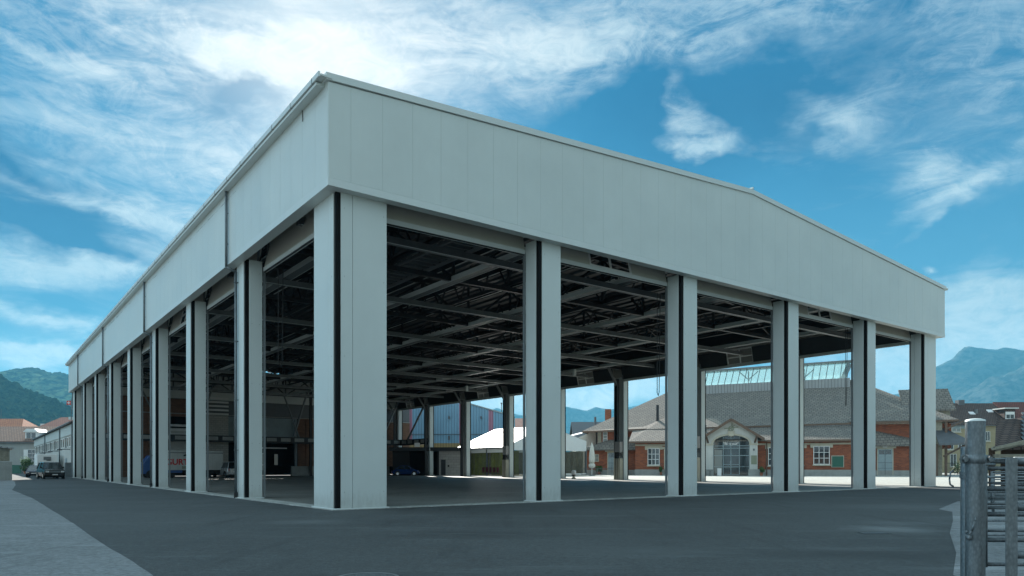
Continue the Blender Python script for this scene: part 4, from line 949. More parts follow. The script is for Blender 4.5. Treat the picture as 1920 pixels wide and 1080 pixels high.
for (x0, x1, z0, z1, n) in ((1.3, 2.95, 1.65, 4.1, 3), (18.9, 20.6, 1.6, 4.1, 3), (25.1, 27.1, 1.75, 4.25, 3), (6.6, 8.3, 1.65, 4.1, 3), (21.9, 23.6, 1.7, 4.2, 3)): win_arch(x0, x1, z0, z1, n)
def door_(par, x0, x1, z1, y=0, m='bluegrey'):
    o = MB().box(x0, x1, y - .07, y + .02, .12, z1).build('door', m, par)
    MB().box(x0 - .14, x0, y - .12, y, 0, z1 + .12).box(x1, x1 + .14, y - .12, y, 0, z1 + .12).box(x0, x1, y - .12, y, z1, z1 + .12).build('frame', 'stone', o)
    xm = (x0 + x1) / 2; MB().box(x0 + .15, xm - .08, y - .09, y - .07, z1 - .75, z1 - .12).box(xm + .08, x1 - .15, y - .09, y - .07, z1 - .75, z1 - .12).build('pane', 'glass', o)
    pn = MB().box(xm - .03, xm + .03, y - .10, y - .07, .12, z1)
    for z in (1.1, 1.9): pn.box(x0, x1, y - .095, y - .07, z, z + .05)
    pn.build('moulding', 'mast', o); MB().box(x0 - .5, x1 + .5, y - .12, y, z1 + .14, z1 + .5).build('stone_lintel', 'stone', o); MB().box(x0 - .3, x1 + .3, y - .9, y, 0, .14).build('step', 'conc', o)
    return o
door_(rs, 3.85, 5.1, 3.9)
MB().tube((18.6, -.25, 0), (18.6, -.25, 5), .09, 8).build('downpipe', 'wood', rs)
# portal
pf = MB(); n = 16; cx0 = 13.6; ax0, ax1 = 11.0, 16.2; zs, ztop = 4.75, 6.0; 
out = [(9.9, 0), (9.9, 5.75), (13.6, 8.15), (17.3, 5.75), (17.3, 0), (ax1, 0), (ax1, zs)]
for k in range(1, n): a = math.pi * k / n; out.append((cx0 + 2.6 * math.cos(a), zs + (ztop - zs) * math.sin(a)))
out += [(ax0, zs), (ax0, 0)]
def strip_prism(mb, pairs, d, o):
    for (a, b), (c, e) in zip(pairs, pairs[1:]): mb.prism([a, c, e, b], d, o)
top = lambda x: 8.15 - abs(x - 13.6) * .6486
arc = lambda x: zs + (ztop - zs) * math.sqrt(max(0, 1 - ((x - cx0) / 2.6) ** 2))
xs = [9.9, 10.4, 11.0] ; pr = []
pf.box(9.9, 11.0, -1.3, 0, 0, 5.0).box(16.2, 17.3, -1.3, 0, 0, 5.0)
pp = [((9.9, 5.0), (9.9, top(9.9))), ((11.0, 5.0), (11.0, top(11.0)))]; strip_prism(pf, pp, (0, 1.3, 0), (0, -1.3, 0))
pp = [((16.2, 5.0), (16.2, top(16.2))), ((17.3, 5.0), (17.3, top(17.3)))]; strip_prism(pf, pp, (0, 1.3, 0), (0, -1.3, 0))
pp = [((x, arc(x)), (x, top(x))) for x in [ax0 + (ax1 - ax0) * k / 20 for k in range(21)]]; strip_prism(pf, pp, (0, 1.3, 0), (0, -1.3, 0))
pt = pf.build('portal', 'offwhite', rs)
am = MB()
for k in range(24):
    a, b = math.pi * k / 24, math.pi * (k + 1) / 24
    q = [(cx0 + 2.6 * math.cos(t_), zs + (ztop - zs) * math.sin(t_)) for t_ in (a, b)] + [(cx0 + 2.85 * math.cos(t_), zs + (ztop - zs + .25) * math.sin(t_)) for t_ in (b, a)]
    am.prism(q, (0, .1, 0), (0, -1.42, 0))
am.build('arch_moulding', 'stone', pt); MB().prism([(13.25, 5.85), (13.95, 5.85), (14.1, 6.6), (13.1, 6.6)], (0, .25, 0), (0, -1.55, 0)).build('keystone', 'stone', pt)
MB().box(9.8, 11.1, -1.42, -1.3, 4.55, 4.75).box(16.1, 17.4, -1.42, -1.3, 4.55, 4.75).build('capital', 'stone', pt)
MB().box(9.6, 11.1, -1.6, -1.3, 0, .95).build('plinth', 'conc', pt); MB().box(16.0, 17.6, -1.6, -1.3, 0, .95).build('plinth', 'conc', pt)
rr = MB()
for (a, b) in (((9.0, 5.35), (13.6, 8.35)), ((18.2, 5.35), (13.6, 8.35))):
    rr.hexa([(a[0], -2.1, a[1]), (b[0], -2.1, b[1]), (b[0], 7.5, b[1]), (a[0], 6, a[1]), (a[0], -2.1, a[1] + .2), (b[0], -2.1, b[1] + .2), (b[0], 7.5, b[1] + .2), (a[0], 6, a[1] + .2)])
rr.build('portal_roof', 'slate', pt)
MB().beam((9.0, -2.15, 5.3), (13.6, -2.15, 8.3), .1, .35).beam((18.2, -2.15, 5.3), (13.6, -2.15, 8.3), .1, .35).build('barge_board', 'wood', pt)
MB().beam((16.9, -1.35, 4.9), (17.2, -2.0, 5.9), .2, .2).beam((10.3, -1.35, 4.9), (10.0, -2.0, 5.9), .2, .2).build('bracket', 'wood', pt)
em = MB(); 
for k in range(20):
    a = 2 * math.pi * k / 20; em.beam((cx0 + .35 * math.cos(a), -1.38, 7.0 + .35 * math.sin(a)), (cx0 + .35 * math.cos(a + .33), -1.38, 7.0 + .35 * math.sin(a + .33)), .1, .1)
em.beam((cx0 - 1.0, -1.36, 7.0), (cx0 + 1.0, -1.36, 7.2), .09, .12).beam((cx0 - .5, -1.36, 6.7), (cx0 + .5, -1.36, 7.5), .09, .1).beam((cx0 + .1, -1.36, 6.5), (cx0 + .1, -1.36, 7.75), .1, .14)
em.build('emblem', 'plaque', pt)
# glazed front under the arch
gf = MB(); pp = [((x, .1), (x, arc(x) - .02)) for x in [ax0 + .01 + (ax1 - ax0 - .02) * k / 20 for k in range(21)]]; strip_prism(gf, pp, (0, .03, 0), (0, -.45, 0))
gl = gf.build('glass_front', 'glass', rs)
gm_ = MB()
for x in (11.05, 12.45, 13.55, 14.75, 16.15): gm_.box(x - .05, x + .05, -.56, -.45, .1, min(arc(x), 5.9) if 11.1 < x < 16.1 else 4.7)
for z in (2.95, 4.4, 4.05): gm_.box(11, 16.2, -.55, -.46, z, z + .1)
for z in (.1, 1.25, 1.6): gm_.box(12.5, 14.7, -.54, -.47, z, z + .08)
gm_.box(11, 16.2, -.54, -.47, 1.3, 1.36); gm_.build('mullion', 'bluegrey', gl)
MB().box(11.2, 12.3, -.5, -.47, .4, 3.9).build('notice_sheet', 'glass2', gl)
# lettering on the glass: arched top line
word = 'RESTAURANT'; n = len(word)
for k, c in enumerate(word):
    f = (k - (n - 1) / 2) / ((n - 1) / 2)
    text('letter', c, .42, 'white', gl, (13.6 + f * .98, -.60, 5.02 - .22 * f * f), (R(90), R(16 * f), 0), ext=.005, sx=.95, bold=.012)
text('lettering', 'Alte Reithalle', .36, 'white', gl, (13.6, -.60, 4.62), ext=.005, bold=.012); text('lettering', 'Thun', .18, 'white', gl, (13.6, -.60, 4.45), ext=.005)
# side wings
def wing(x0, x1, y, hz, top_, dr, ww, hl):
    MB().box(x0, x1, y, 22, .8, hz + .9).build('wall', 'brick', rs); MB().box(x0 - .05, x1 + .05, y - .08, 22, 0, .8).build('plinth', 'conc', rs)
wing(-9.2, -.7, 4, 3.6, 0, 0, 0, 0); wing(30, 38.8, 4, 4.0, 0, 0, 0, 0)
MB().box(-7.3, 44, 5.2, 24, 4, 7.6).build('upper_wall', 'brick', rs); MB().box(-7.5, -6.9, 5.0, 5.5, 4, 7.6).build('corner_post', 'greywood', rs)
def slab(name, pts, th, m, par=rs): 
    mb = MB(); n_ = len(pts); i = mb.pts([(x, y, z) for x, y, z in pts] + [(x, y, z - th) for x, y, z in pts])
    mb.quads([tuple(range(i, i + n_)), tuple(range(i + n_, i + 2 * n_))[::-1]] + [(i + k, i + n_ + k, i + n_ + (k + 1) % n_, i + (k + 1) % n_) for k in range(n_)]); return mb.build(name, m, par)
slab('lean_to_roof', [(-10.4, 3.3, 4.15), (-.7, 3.3, 4.15), (-.7, 5.6, 6.6), (-5.0, 5.6, 6.0)], .2, 'slate')
slab('lean_to_roof', [(30, 3.3, 4.5), (40, 3.3, 4.5), (38.6, 5.2, 5.6), (33, 5.4, 7.0), (30, 5.4, 7.2)], .2, 'slate')
door_(rs, -5.6, -4.35, 3.6, 4); door_(rs, 34.2, 36.1, 3.9, 4)
window(rs, -8.2, -7.2, 2.2, 3.3, 4, 2, 2, 'stone', 'glass2'); MB().box(34.8, 35.4, 3.75, 3.9, 4.15, 4.3).build('door_lamp', 'lens', rs)
window(rs, -6.6, -6.0, 5.5, 7.0, 5.2, 1, 3, 'white', 'glass2')
# main roof
zl, zr_ = 7.2, 8.1
mf = MB(); Q = dict(A=(-9.9, 3.9, 7.2), B=(.5, 3.9, 7.45), C=(.5, 5.5, 7.9), D=(3, 8.3, 9.36), E=(27, 8.3, 9.36), F=(30.5, 5.5, 8.2), G=(30.5, 3.9, 8.0), H=(44.6, 3.9, 8.1), I=(33.2, 19, 15.9), J=(3.6, 19, 15.1))
for f in ('ADJ', 'ACD', 'ABC', 'DEI', 'DIJ', 'EFI', 'FHI', 'FGH'): mf.prism([(0, 0)] * 3, (0, 0, 0)) if False else mf.face(*[Q[k] for k in f])
mf.build('main_roof', 'slate', rs)
slab('main_roof', [(44.6, 3.9, zr_), (44.6, 34, zr_), (33.2, 19, 15.9)], .3, 'slate'); slab('main_roof', [(-9.9, 34, zl), (-9.9, 3.9, zl), (3.6, 19, 15.1)], .3, 'slate')
slab('main_roof', [(44.6, 34, zr_), (-9.9, 34, zl), (3.6, 19, 15.1), (33.2, 19, 15.9)], .3, 'slate')
MB().beam((-9.9, 3.75, zl - .15), (44.6, 3.75, zr_ - .15), .18, .26).build('gutter', 'wood', rs)
slab('front_roof', [(-1.6, -.9, 5.25), (30.9, -.9, 5.25), (27, 8.3, 9.37), (3, 8.3, 9.37)], .15, 'slate')
slab('front_roof', [(-1.6, -.9, 5.25), (3, 8.3, 9.37), (.4, 5.6, 8.0), (-1.6, 4.6, 7.5)], .12, 'slate'); slab('front_roof', [(30.9, -.9, 5.25), (30.6, 5.5, 8.22), (27, 8.3, 9.37)], .12, 'slate')
MB().box(-1.6, 8.6, -1.05, -.85, 4.95, 5.25).box(18.6, 30.9, -1.05, -.85, 4.95, 5.25).build('gutter', 'wood', rs)
for (x, y, z, h) in ((2.0, 7.5, 9.6, 1.9), (9.7, 2.6, 6.9, .9), (20.0, 3.5, 7.4, .9)): MB().box(x - .2, x + .2, y - .2, y + .2, z - 1, z + h).build('vent_pipe', 'steel', rs)
MB().box(-8.0, -7.0, 15, 16.0, 6, 11.6).build('chimney', 'brick', rs); MB().tube((-9.4, 13, 7), (-9.4, 13, 10.1), .2, 8).build('flue', 'mast', rs)
# lantern
LX0, LX1 = 3.8, 31.9
K = lambda z: 1.5 + (z - 1.5) * 1.033
def LH(*p): return [(x, y + 4, K(z)) for x, y, z in p]
MB().hexa(LH((LX0 - .4, 12.6, 13.2), (LX1 + .4, 12.6, 13.6), (LX1 + .4, 17.6, 13.6), (LX0 - .4, 17.6, 13.2), (LX0 - .4, 12.6, 14.9), (LX1 + .4, 12.6, 15.5), (LX1 + .4, 17.6, 15.5), (LX0 - .4, 17.6, 14.9))).build('lantern_curb', 'corrgrey', rs)
za_, zb_ = 14.9, 15.5; zt, zu = 17.3, 18.3
f_ = lambda x, a, b: a + (b - a) * (x - LX0) / (LX1 - LX0)
lg = MB().hexa(LH((LX0, 12.9, za_), (LX1, 12.9, zb_), (LX1, 12.93, zb_), (LX0, 12.93, za_), (LX0, 14.2, zt), (LX1 + .9, 14.2, zu), (LX1 + .9, 14.23, zu), (LX0, 14.23, zt)))
lg.hexa(LH((LX0, 17.3, za_), (LX1, 17.3, zb_), (LX1, 17.33, zb_), (LX0, 17.33, za_), (LX0, 16.0, zt), (LX1 + .9, 16.0, zu), (LX1 + .9, 16.03, zu), (LX0, 16.03, zt)))
ln = lg.build('lantern_glazing', 'clear', rs)
MB().hexa(LH((LX0 - .2, 14.0, zt), (LX1 + 1.1, 14.0, zu), (LX1 + 1.1, 16.2, zu), (LX0 - .2, 16.2, zt), (LX0 - .2, 14.0, zt + .25), (LX1 + 1.1, 14.0, zu + .25), (LX1 + 1.1, 16.2, zu + .25), (LX0 - .2, 16.2, zt + .25))).build('lantern_roof', 'steel2', ln)
for k in range(27):
    x = LX0 + (LX1 - LX0) * k / 26; a_, b__ = LH((x, 12.85, f_(x, za_, zb_)), (x + .55, 14.15, f_(x, zt, zu))); MB().beam(a_, b__, .08, .1).build('glazing_bar', 'mast', ln)
for x in (7.5, 16.5, 25.5):
    p_ = LH((x, 15, 15), (x, 15, 17.4), (x, 15, 16), (x + 1.6, 15, 17.4), (x - 1.6, 15, 17.4)); MB().beam(p_[0], p_[1], .2, .2).beam(p_[2], p_[3], .16, .16).beam(p_[2], p_[4], .16, .16).build('strut', 'steel2', ln)
p_ = LH((31.5, 15, 15.6), (32.6, 15, 18), (30.8, 14, 17), (29, 14, 18.1)); MB().beam(p_[0], p_[1], .8, .8).build('strut', 'steel2', ln)
# right end blocks: raised cross roof and bracketed porch
MB().box(40.6, 44.8, 8.8, 12, 7.5, 9.9).build('end_block_wall', 'greywood', rs)
slab('end_block_roof', [(38.5, 8.2, 9.9), (45.4, 8.2, 9.9), (45.3, 12, 13.3), (38.5, 12, 13.3)], .25, 'slate')
slab('porch_roof', [(41.6, 1.8, 4.6), (46.0, 1.8, 4.7), (43.0, 4.6, 6.9), (41.6, 4.6, 6.9)], .25, 'mast')
MB().beam((42.6, 3.6, 2.8), (45.2, 2.4, 4.5), .22, .25).beam((41.8, 3.9, 0), (41.8, 3.9, 4.6), .35, .35).beam((43.0, 3.9, 0), (43.0, 3.9, 8.0), .3, .3).build('porch_post', 'wood', rs)
MB().box(39.5, 42.6, 4.2, 6, 0, 8).build('timber_wall', 'greywood', rs)
MB().beam((43.0, 3.9, 6.7), (45.0, 3.2, 7.8), .2, .2).build('eaves_bracket', 'wood', rs)
# things standing at the riding hall (in its coordinates)
def rw(q, v, z=0): return Vector((19.9 + .956 * q + .293 * v, 111 - .293 * q + .956 * v, z))
def re_(name, q, v, label, cat, group=None): return empty(name, rw(q, v), RA, label, cat, group)
nb_ = re_('notice_board', 27.5, -.02, 'dark green notice board on the brick wall right of a white window', 'notice board')
MB().box(0, 1.5, -.06, -.02, 1.3, 2.85).build('board', 'green', nb_); MB().box(-.08, 0, -.1, 0, 1.25, 2.95).box(1.5, 1.58, -.1, 0, 1.25, 2.95).box(0, 1.5, -.1, 0, 2.85, 2.95).box(0, 1.5, -.1, 0, 1.25, 1.3).build('frame', 'stone', nb_)
pb = re_('wall_plaque', 16.4, -1.32, 'grey green menu board on the right pier of the restaurant portal', 'sign'); MB().box(0, .8, -.05, 0, 1.7, 3.0).build('board', 'plaque', pb); MB().box(.25, .5, -.03, 0, 3.7, 4.0).build('badge', 'mast', pb)
wb_ = re_('wheelie_bin', 31.2, 2.6, 'white waste container with a lid beside the brick corner', 'bin')
MB().hexa([(0.1, .1, .2), (1.1, .1, .2), (1.1, .9, .2), (.1, .9, .2), (0, 0, 1.15), (1.25, 0, 1.15), (1.25, 1, 1.15), (0, 1, 1.15)]).build('body', 'clad', wb_, bevel=.03); MB().box(-.08, 1.33, -.08, 1.08, 1.15, 1.3).build('lid', 'white', wb_, bevel=.03); MB().ball((.5, .03, .8), .14, sq=(1, .2, 1)).build('badge', 'blue', wb_)
for x in (.15, 1.05): MB().tube((x - .03, .5, .1), (x + .03, .5, .1), .1, 12).build('wheel', 'black', wb_)
ws_ = re_('wall_sign', 38.3, 3.9, 'pale blank wall sign at the right end of the brick wall', 'sign'); MB().box(0, 1.2, -.06, 0, 2.4, 3.6).build('board', 'clad', ws_)
ct = re_('folding_trolley', 30.5, 1.0, 'dark folded trolley leaning at the brick corner', 'trolley')
MB().beam((0, 0, .1), (.35, .5, 1.9), .06, .06).beam((.3, -.1, .1), (.1, .5, 2.2), .06, .06).beam((.05, .1, .8), (.4, .3, .8), .05, .05).box(-.2, .3, -.2, .1, .05, .12).build('frame', 'galv', ct); MB().box(-.1, .3, .2, .5, .3, 1.4).build('bag', 'black', ct)
# parasol, barrier, bollard, pots, person
pa = empty('closed_parasol', (11.6, 103.5, 0), 0, 'tall closed cream parasol tied around its pole beside the tent', 'parasol')
MB().tube((0, 0, 0), (0, 0, 4.85), .06, 10).build('pole', 'white', pa)
pr_ = []
for z, r in ((1.15, .22), (1.3, .4), (1.6, .42), (1.9, .24), (2.0, .34), (2.6, .36), (3.4, .31), (4.2, .2), (4.6, .1), (4.75, .05)): pr_.append((r, z))
mb = MB(); i = mb.pts([(r * (1 + .22 * math.sin(k * 2 * math.pi / 4)) * math.cos(2 * math.pi * k / 32), r * (1 + .22 * math.sin(k * 2 * math.pi / 4)) * math.sin(2 * math.pi * k / 32), z) for r, z in pr_ for k in range(32)])
for j in range(len(pr_) - 1): mb.quads([(i + j * 32 + k, i + j * 32 + (k + 1) % 32, i + (j + 1) * 32 + (k + 1) % 32, i + (j + 1) * 32 + k) for k in range(32)])
mb.build('canopy', 'canvas', pa, smooth=True); MB().lathe([(.36, 1.88), (.3, 1.95), (.36, 2.0)], n=20).build('tie_strap', 'stone', pa); MB().box(-.4, .4, -.4, .4, 0, .1).build('base', 'conc', pa)
def crowd(x, y, rz, label, ln_=2.2):
    t = empty('crowd_barrier', (x, y, 0), rz, label, 'barrier', 'crowd barriers beside the parasol')
    MB().path([(0, 0, .15), (0, 0, 1.1), (ln_, 0, 1.1), (ln_, 0, .15), (0, 0, .25)], .025, 6).build('frame', 'galv', t)
    b = MB()
    for k in range(1, 16): b.tube((ln_ * k / 16, 0, .2), (ln_ * k / 16, 0, 1.1), .010, 5)
    b.build('bars', 'galv', t); 
    for x_ in (.2, ln_ - .2): MB().beam((x_, -.3, .02), (x_, .3, .02), .05, .03).build('foot', 'galv', t)
crowd(9.9, 101.3, 0, 'galvanised crowd barrier in front of the parasol, the left one of two'); crowd(12.2, 101.5, 0, 'galvanised crowd barrier right of the parasol')
bo = empty('street_bollard', (6.95, 80.3, .0), 0, 'short bollard with a bulky white head beside a column at the yard edge', 'bollard')
MB().lathe([(0, 0), (.26, 0), (.24, .1), (.15, .16), (.15, .34), (0, .34)], n=16).build('base', 'stone', bo); MB().lathe([(0, .34), (.18, .34), (.22, .42), (.2, .5), (0, .5)], n=16).build('collar', 'black', bo)
MB().lathe([(.0, .5), (.24, .48), (.27, .6), (.27, .82), (.2, .95), (.0, .98)], n=20).build('head', 'white', bo, smooth=True)
bush('potted_plant', rw(-2.6, 2.9), 1.2, .5, 'low planter left of the brick wall corner'); bush('potted_plant', rw(4.0 - .7, -.7), 1.3, .32, 'slim potted shrub beside the narrow door', group=None)
bush('potted_plant', rw(9.4, -2.2), 1.2, .4, 'dark potted plant at the left pier of the portal'); bush('potted_plant', rw(17.8, -1.9), 1.3, .4, 'dark potted plant at the right pier of the portal')
bush('potted_plant', rw(-7.0, 3.0), 1.4, .6, 'leafy planter behind the crowd barriers')
ab = empty('a_frame_sign', rw(11.6, -1.0), RA, 'small white folding sign standing in the portal', 'sign'); MB().hexa([(0, 0, 0), (.6, 0, 0), (.6, .05, 0), (0, .05, 0), (0, .3, 1.1), (.6, .3, 1.1), (.6, .35, 1.1), (0, .35, 1.1)]).build('front_board', 'white', ab); MB().hexa([(0, .6, 0), (.6, .6, 0), (.6, .65, 0), (0, .65, 0), (0, .32, 1.1), (.6, .32, 1.1), (.6, .37, 1.1), (0, .37, 1.1)]).build('rear_board', 'white', ab)
tb_ = re_('cafe_table', 10.6, -2.6, 'dark round cafe table left of the portal', 'table'); MB().tube((0, 0, .72), (0, 0, .76), .45, 20).build('tabletop', 'steel', tb_); MB().tube((0, 0, 0), (0, 0, .72), .04, 8).build('leg', 'steel', tb_); MB().tube((0, 0, 0), (0, 0, .04), .25, 14).build('foot', 'steel', tb_)

def person(loc, rz, label):
    t = empty('person', loc, rz, label, 'person')
    J = {'pel': (0, 0, .95), 'sp': (0, .01, 1.15), 'ch': (0, .01, 1.36), 'nk': (0, -.01, 1.5), 'hd': (0, -.03, 1.60), 'tp': (0, -.02, 1.74),
         'lh': (-.1, 0, .90), 'lk': (-.11, -.02, .50), 'la': (-.12, .02, .09), 'lt': (-.13, -.14, .04), 'rh': (.1, 0, .90), 'rk': (.12, -.05, .50), 'ra': (.14, .03, .09), 'rt': (.16, -.13, .04),
         'ls': (-.19, .01, 1.42), 'le': (-.25, .03, 1.14), 'lw': (-.20, -.12, .98), 'lf': (-.18, -.19, .95), 'rs': (.19, .01, 1.42), 're': (.25, .02, 1.14), 'rw': (.18, -.14, 1.02), 'rf': (.15, -.21, 1.02)}
    rad = {'pel': .15, 'sp': .135, 'ch': .155, 'nk': .06, 'hd': .095, 'tp': .075, 'lh': .10, 'lk': .065, 'la': .045, 'lt': .04, 'rh': .10, 'rk': .065, 'ra': .045, 'rt': .04, 'ls': .065, 'le': .05, 'lw': .035, 'lf': .03, 'rs': .065, 're': .05, 'rw': .035, 'rf': .03}
    E_ = ['pel sp', 'sp ch', 'ch nk', 'nk hd', 'hd tp', 'pel lh', 'lh lk', 'lk la', 'la lt', 'pel rh', 'rh rk', 'rk ra', 'ra rt', 'ch ls', 'ls le', 'le lw', 'lw lf', 'ch rs', 'rs re', 're rw', 'rw rf']
    def skin(keys, edges, grow, m, nm, par):
        ks = list(keys); me = bpy.data.meshes.new(nm); me.from_pydata([J[k] for k in ks], [tuple(ks.index(x) for x in e.split()) for e in edges], [])
        o = bpy.data.objects.new(nm, me); col.objects.link(o); md = o.modifiers.new('s', 'SKIN')
        for k, v in zip(ks, me.skin_vertices[0].data): v.radius = (rad[k] * grow,) * 2; v.use_root = k == ks[0]
        o.modifiers.new('u', 'SUBSURF').levels = 1; o.modifiers['u'].render_levels = 1; dg = bpy.context.evaluated_depsgraph_get(); m2 = bpy.data.meshes.new_from_object(o.evaluated_get(dg)); o.modifiers.clear(); o.data = m2
        m2.materials.clear(); m2.materials.append(M[m]); o.parent = par; return o
    skin(J.keys(), E_, 1.0, 'skin', 'body', t)
    skin(['pel', 'sp', 'ch', 'ls', 'le', 'lw', 'rs', 're', 'rw'], ['pel sp', 'sp ch', 'ch ls', 'ls le', 'le lw', 'ch rs', 'rs re', 're rw'], 1.22, 'purple', 'jacket', t)
    skin(['pel', 'lh', 'lk', 'la', 'rh', 'rk', 'ra'], ['pel lh', 'lh lk', 'lk la', 'pel rh', 'rh rk', 'rk ra'], 1.15, 'greycloth', 'trousers', t)
    MB().ball((0, .005, 1.71), .115, sq=(1, 1.1, .9)).build('hair', 'hair', t, smooth=True)
    return t
person((14.85, 98.5, .008), R(15), 'person in a dark purple jacket and grey trousers standing half hidden by a column')

# ================================================================ right edge: ochre house, fence, market shelter
yh = gable_house('row_house', (83, 150, 0), 0, 48, 14, 10.2, 15.0, 'long ochre rendered house with a brown tiled roof at the right edge', 'yellow', 'browntile')
wx = lambda x: px(x, 150) - 83; wz = lambda y: 1.5 + (HY - y) / F * 150
for (xa, xb, ya, yb, gm) in ((1776, 1787, 830, 842, 'glass'), (1797, 1807, 826, 838, 'glass'), (1848, 1855, 810, 826, 'glass'), (1874, 1882, 805, 822, 'glass'), (1762, 1770, 800, 812, 'glass2'), (1785, 1800, 799, 809, 'glass2'), (1895, 1905, 836, 850, 'glass'), (1782, 1792, 852, 874, 'glass')):
    window(yh, wx(xa), wx(xb), wz(yb), wz(ya), 0, 2, 1, 'offwhite', gm, .12, .12, 'stone')
MB().box(wx(1755), wx(1820), -.1, 0, 9.3, 10.0).build('eaves_band', 'bluegrey', yh)
sl = lambda y: 3.6 + 0  # roof slope helper
def onroof(x, y):   # point on the front roof slope seen at pixel
    # plane: z = 10.2 + (v)*.686 ; v depth
    for k in range(200):
        v = k * .05; Z = 150 + v; z = 1.5 + (HY - y) / F * Z
        if 10.25 + v * .686 >= z: break
    return (px(x, Z) - 83, v, 10.25 + v * .686)
for (x, y) in ((1822, 778), (1856, 774)):
    a = onroof(x, y); MB().hexa([(a[0] - .55, a[1] - .4, a[2]), (a[0] + .55, a[1] - .4, a[2]), (a[0] + .55, a[1] + .4, a[2] + .55), (a[0] - .55, a[1] + .4, a[2] + .55), (a[0] - .55, a[1] - .45, a[2] + .15), (a[0] + .55, a[1] - .45, a[2] + .15), (a[0] + .55, a[1] + .35, a[2] + .7), (a[0] - .55, a[1] + .35, a[2] + .7)]).build('skylight', 'lens', yh)
a = onroof(1888, 786); MB().box(wx(1760), wx(1791), 5, 9, 10, 16.4).build('stepped_roof_end', 'browntile', yh); dmr = MB().box(a[0] - 1.1, a[0] + 1.1, a[1] - .9, a[1] + 3, a[2] - .5, a[2] + 2.1).build('dormer', 'browntile', yh)
MB().box(a[0] - 1.5, a[0] + 1.5, a[1] - 1.5, a[1] + 2.4, a[2] + 2.1, a[2] + 2.35).build('dormer_roof', 'offwhite', dmr); MB().box(a[0] - .95, a[0] + .95, a[1] - .98, a[1] - .9, a[2] - .1, a[2] + 1.5).build('dormer_frame', 'white', dmr); MB().box(a[0] - .8, a[0] - .06, a[1] - 1.0, a[1] - .98, a[2] + .1, a[2] + .9).box(a[0] + .06, a[0] + .8, a[1] - 1.0, a[1] - .98, a[2] + .1, a[2] + .9).build('pane', 'glass', dmr)
MB().box(wx(1838) - .6, wx(1838) + .7, 6.3, 7.6, 14, 15.9).build('chimney', 'mast', yh); MB().box(wx(1848), wx(1848) + .5, 3.2, 3.7, 12, 13.6).build('vent', 'steel2', yh)
MB().hexa([(wx(1910), -.6, 9.95), (48.6, -.6, 9.95), (48.6, 7, 15.22), (wx(1903), 7, 15.22), (wx(1910), -.6, 10.25), (48.6, -.6, 10.25), (48.6, 7, 15.5), (wx(1903), 7, 15.5)]).build('roof_patch', 'redtile', yh)
MB().tube((wx(1822), -.15, 0), (wx(1822), -.15, 10), .1, 8).build('downpipe', 'mast', yh)
rf2 = empty('iron_railing', (72, 118, 0), 0, 'dark iron railing in front of the ochre house', 'railing')
mb = MB().beam((0, 0, 1.9), (9, 0, 1.9), .06, .06).beam((0, 0, .3), (9, 0, .3), .06, .06)
for k in range(46): mb.tube((k * .2, 0, .1), (k * .2, 0, 2.0), .018, 5)
mb.build('bars', 'steel', rf2)
for i, (x, y) in enumerate(((75, 120), (79, 121))): bush('hedge_shrub', (x, y, 0), 1.9, 1.6, ('low dark shrub behind the iron railing, the left one', 'low dark shrub behind the iron railing, the right one')[i], pot=False)
# open market shelter with a tiled roof
ms = empty('market_shelter', (26.9, 40, 0), R(4), 'open timber market shelter with a sagging tiled roof at the right edge', 'shelter')
def ms_(x, y, z): return (x, y, z)
MB().hexa([(0.2, 0, 2.35), (16, 0, 2.9), (16, 5, 5.2), (4.2, 5, 4.2), (0.2, 0, 2.5), (16, 0, 3.1), (16, 5, 5.4), (4.2, 5, 4.4)]).build('roof', 'browntile', ms)
for k in range(7):
    x = 2.4 + k * .5; MB().hexa([(x, .6 + k * .6, 2.9 + k * .28), (16, .5 + k * .6, 3.25 + k * .3), (16, 1.2 + k * .6, 3.45 + k * .3), (x + .3, 1.2 + k * .6, 3.12 + k * .28), (x, .6 + k * .6, 2.98 + k * .28), (16, .5 + k * .6, 3.33 + k * .3), (16, 1.2 + k * .6, 3.53 + k * .3), (x + .3, 1.2 + k * .6, 3.2 + k * .28)]).build('tile_course', 'mast', ms)
MB().hexa([(-.2, -.3, 2.35), (1.6, -.3, 2.7), (3.2, 3, 2.9), (2.3, 3, 2.5), (-.2, -.3, 2.43), (1.6, -.3, 2.78), (3.2, 3, 2.98), (2.3, 3, 2.58)]).build('side_canopy', 'greywood', ms)
MB().beam((.1, -.1, 2.4), (4, -.1, 3.3), .12, .25).beam((4, -.1, 3.3), (16, -.1, 3.5), .12, .2).beam((.2, .1, 2.05), (16, .1, 2.15), .14, .18).beam((1, .2, 1.75), (6, .2, 1.8), .12, .14).build('eaves_beam', 'greywood', ms)
for x in (3.6, 7, 10.5):
    for y in (.3, 4.6): MB().box(x - .12, x + .12, y - .12, y + .12, 0, 2.6).build('post', 'wood', ms)
MB().box(4.5, 16, 4.9, 5, 0, 3.6).build('back_boards', 'wood', ms); MB().box(3.5, 15, 2.5, 3.2, 0, 1.3).build('counter', 'steel', ms)
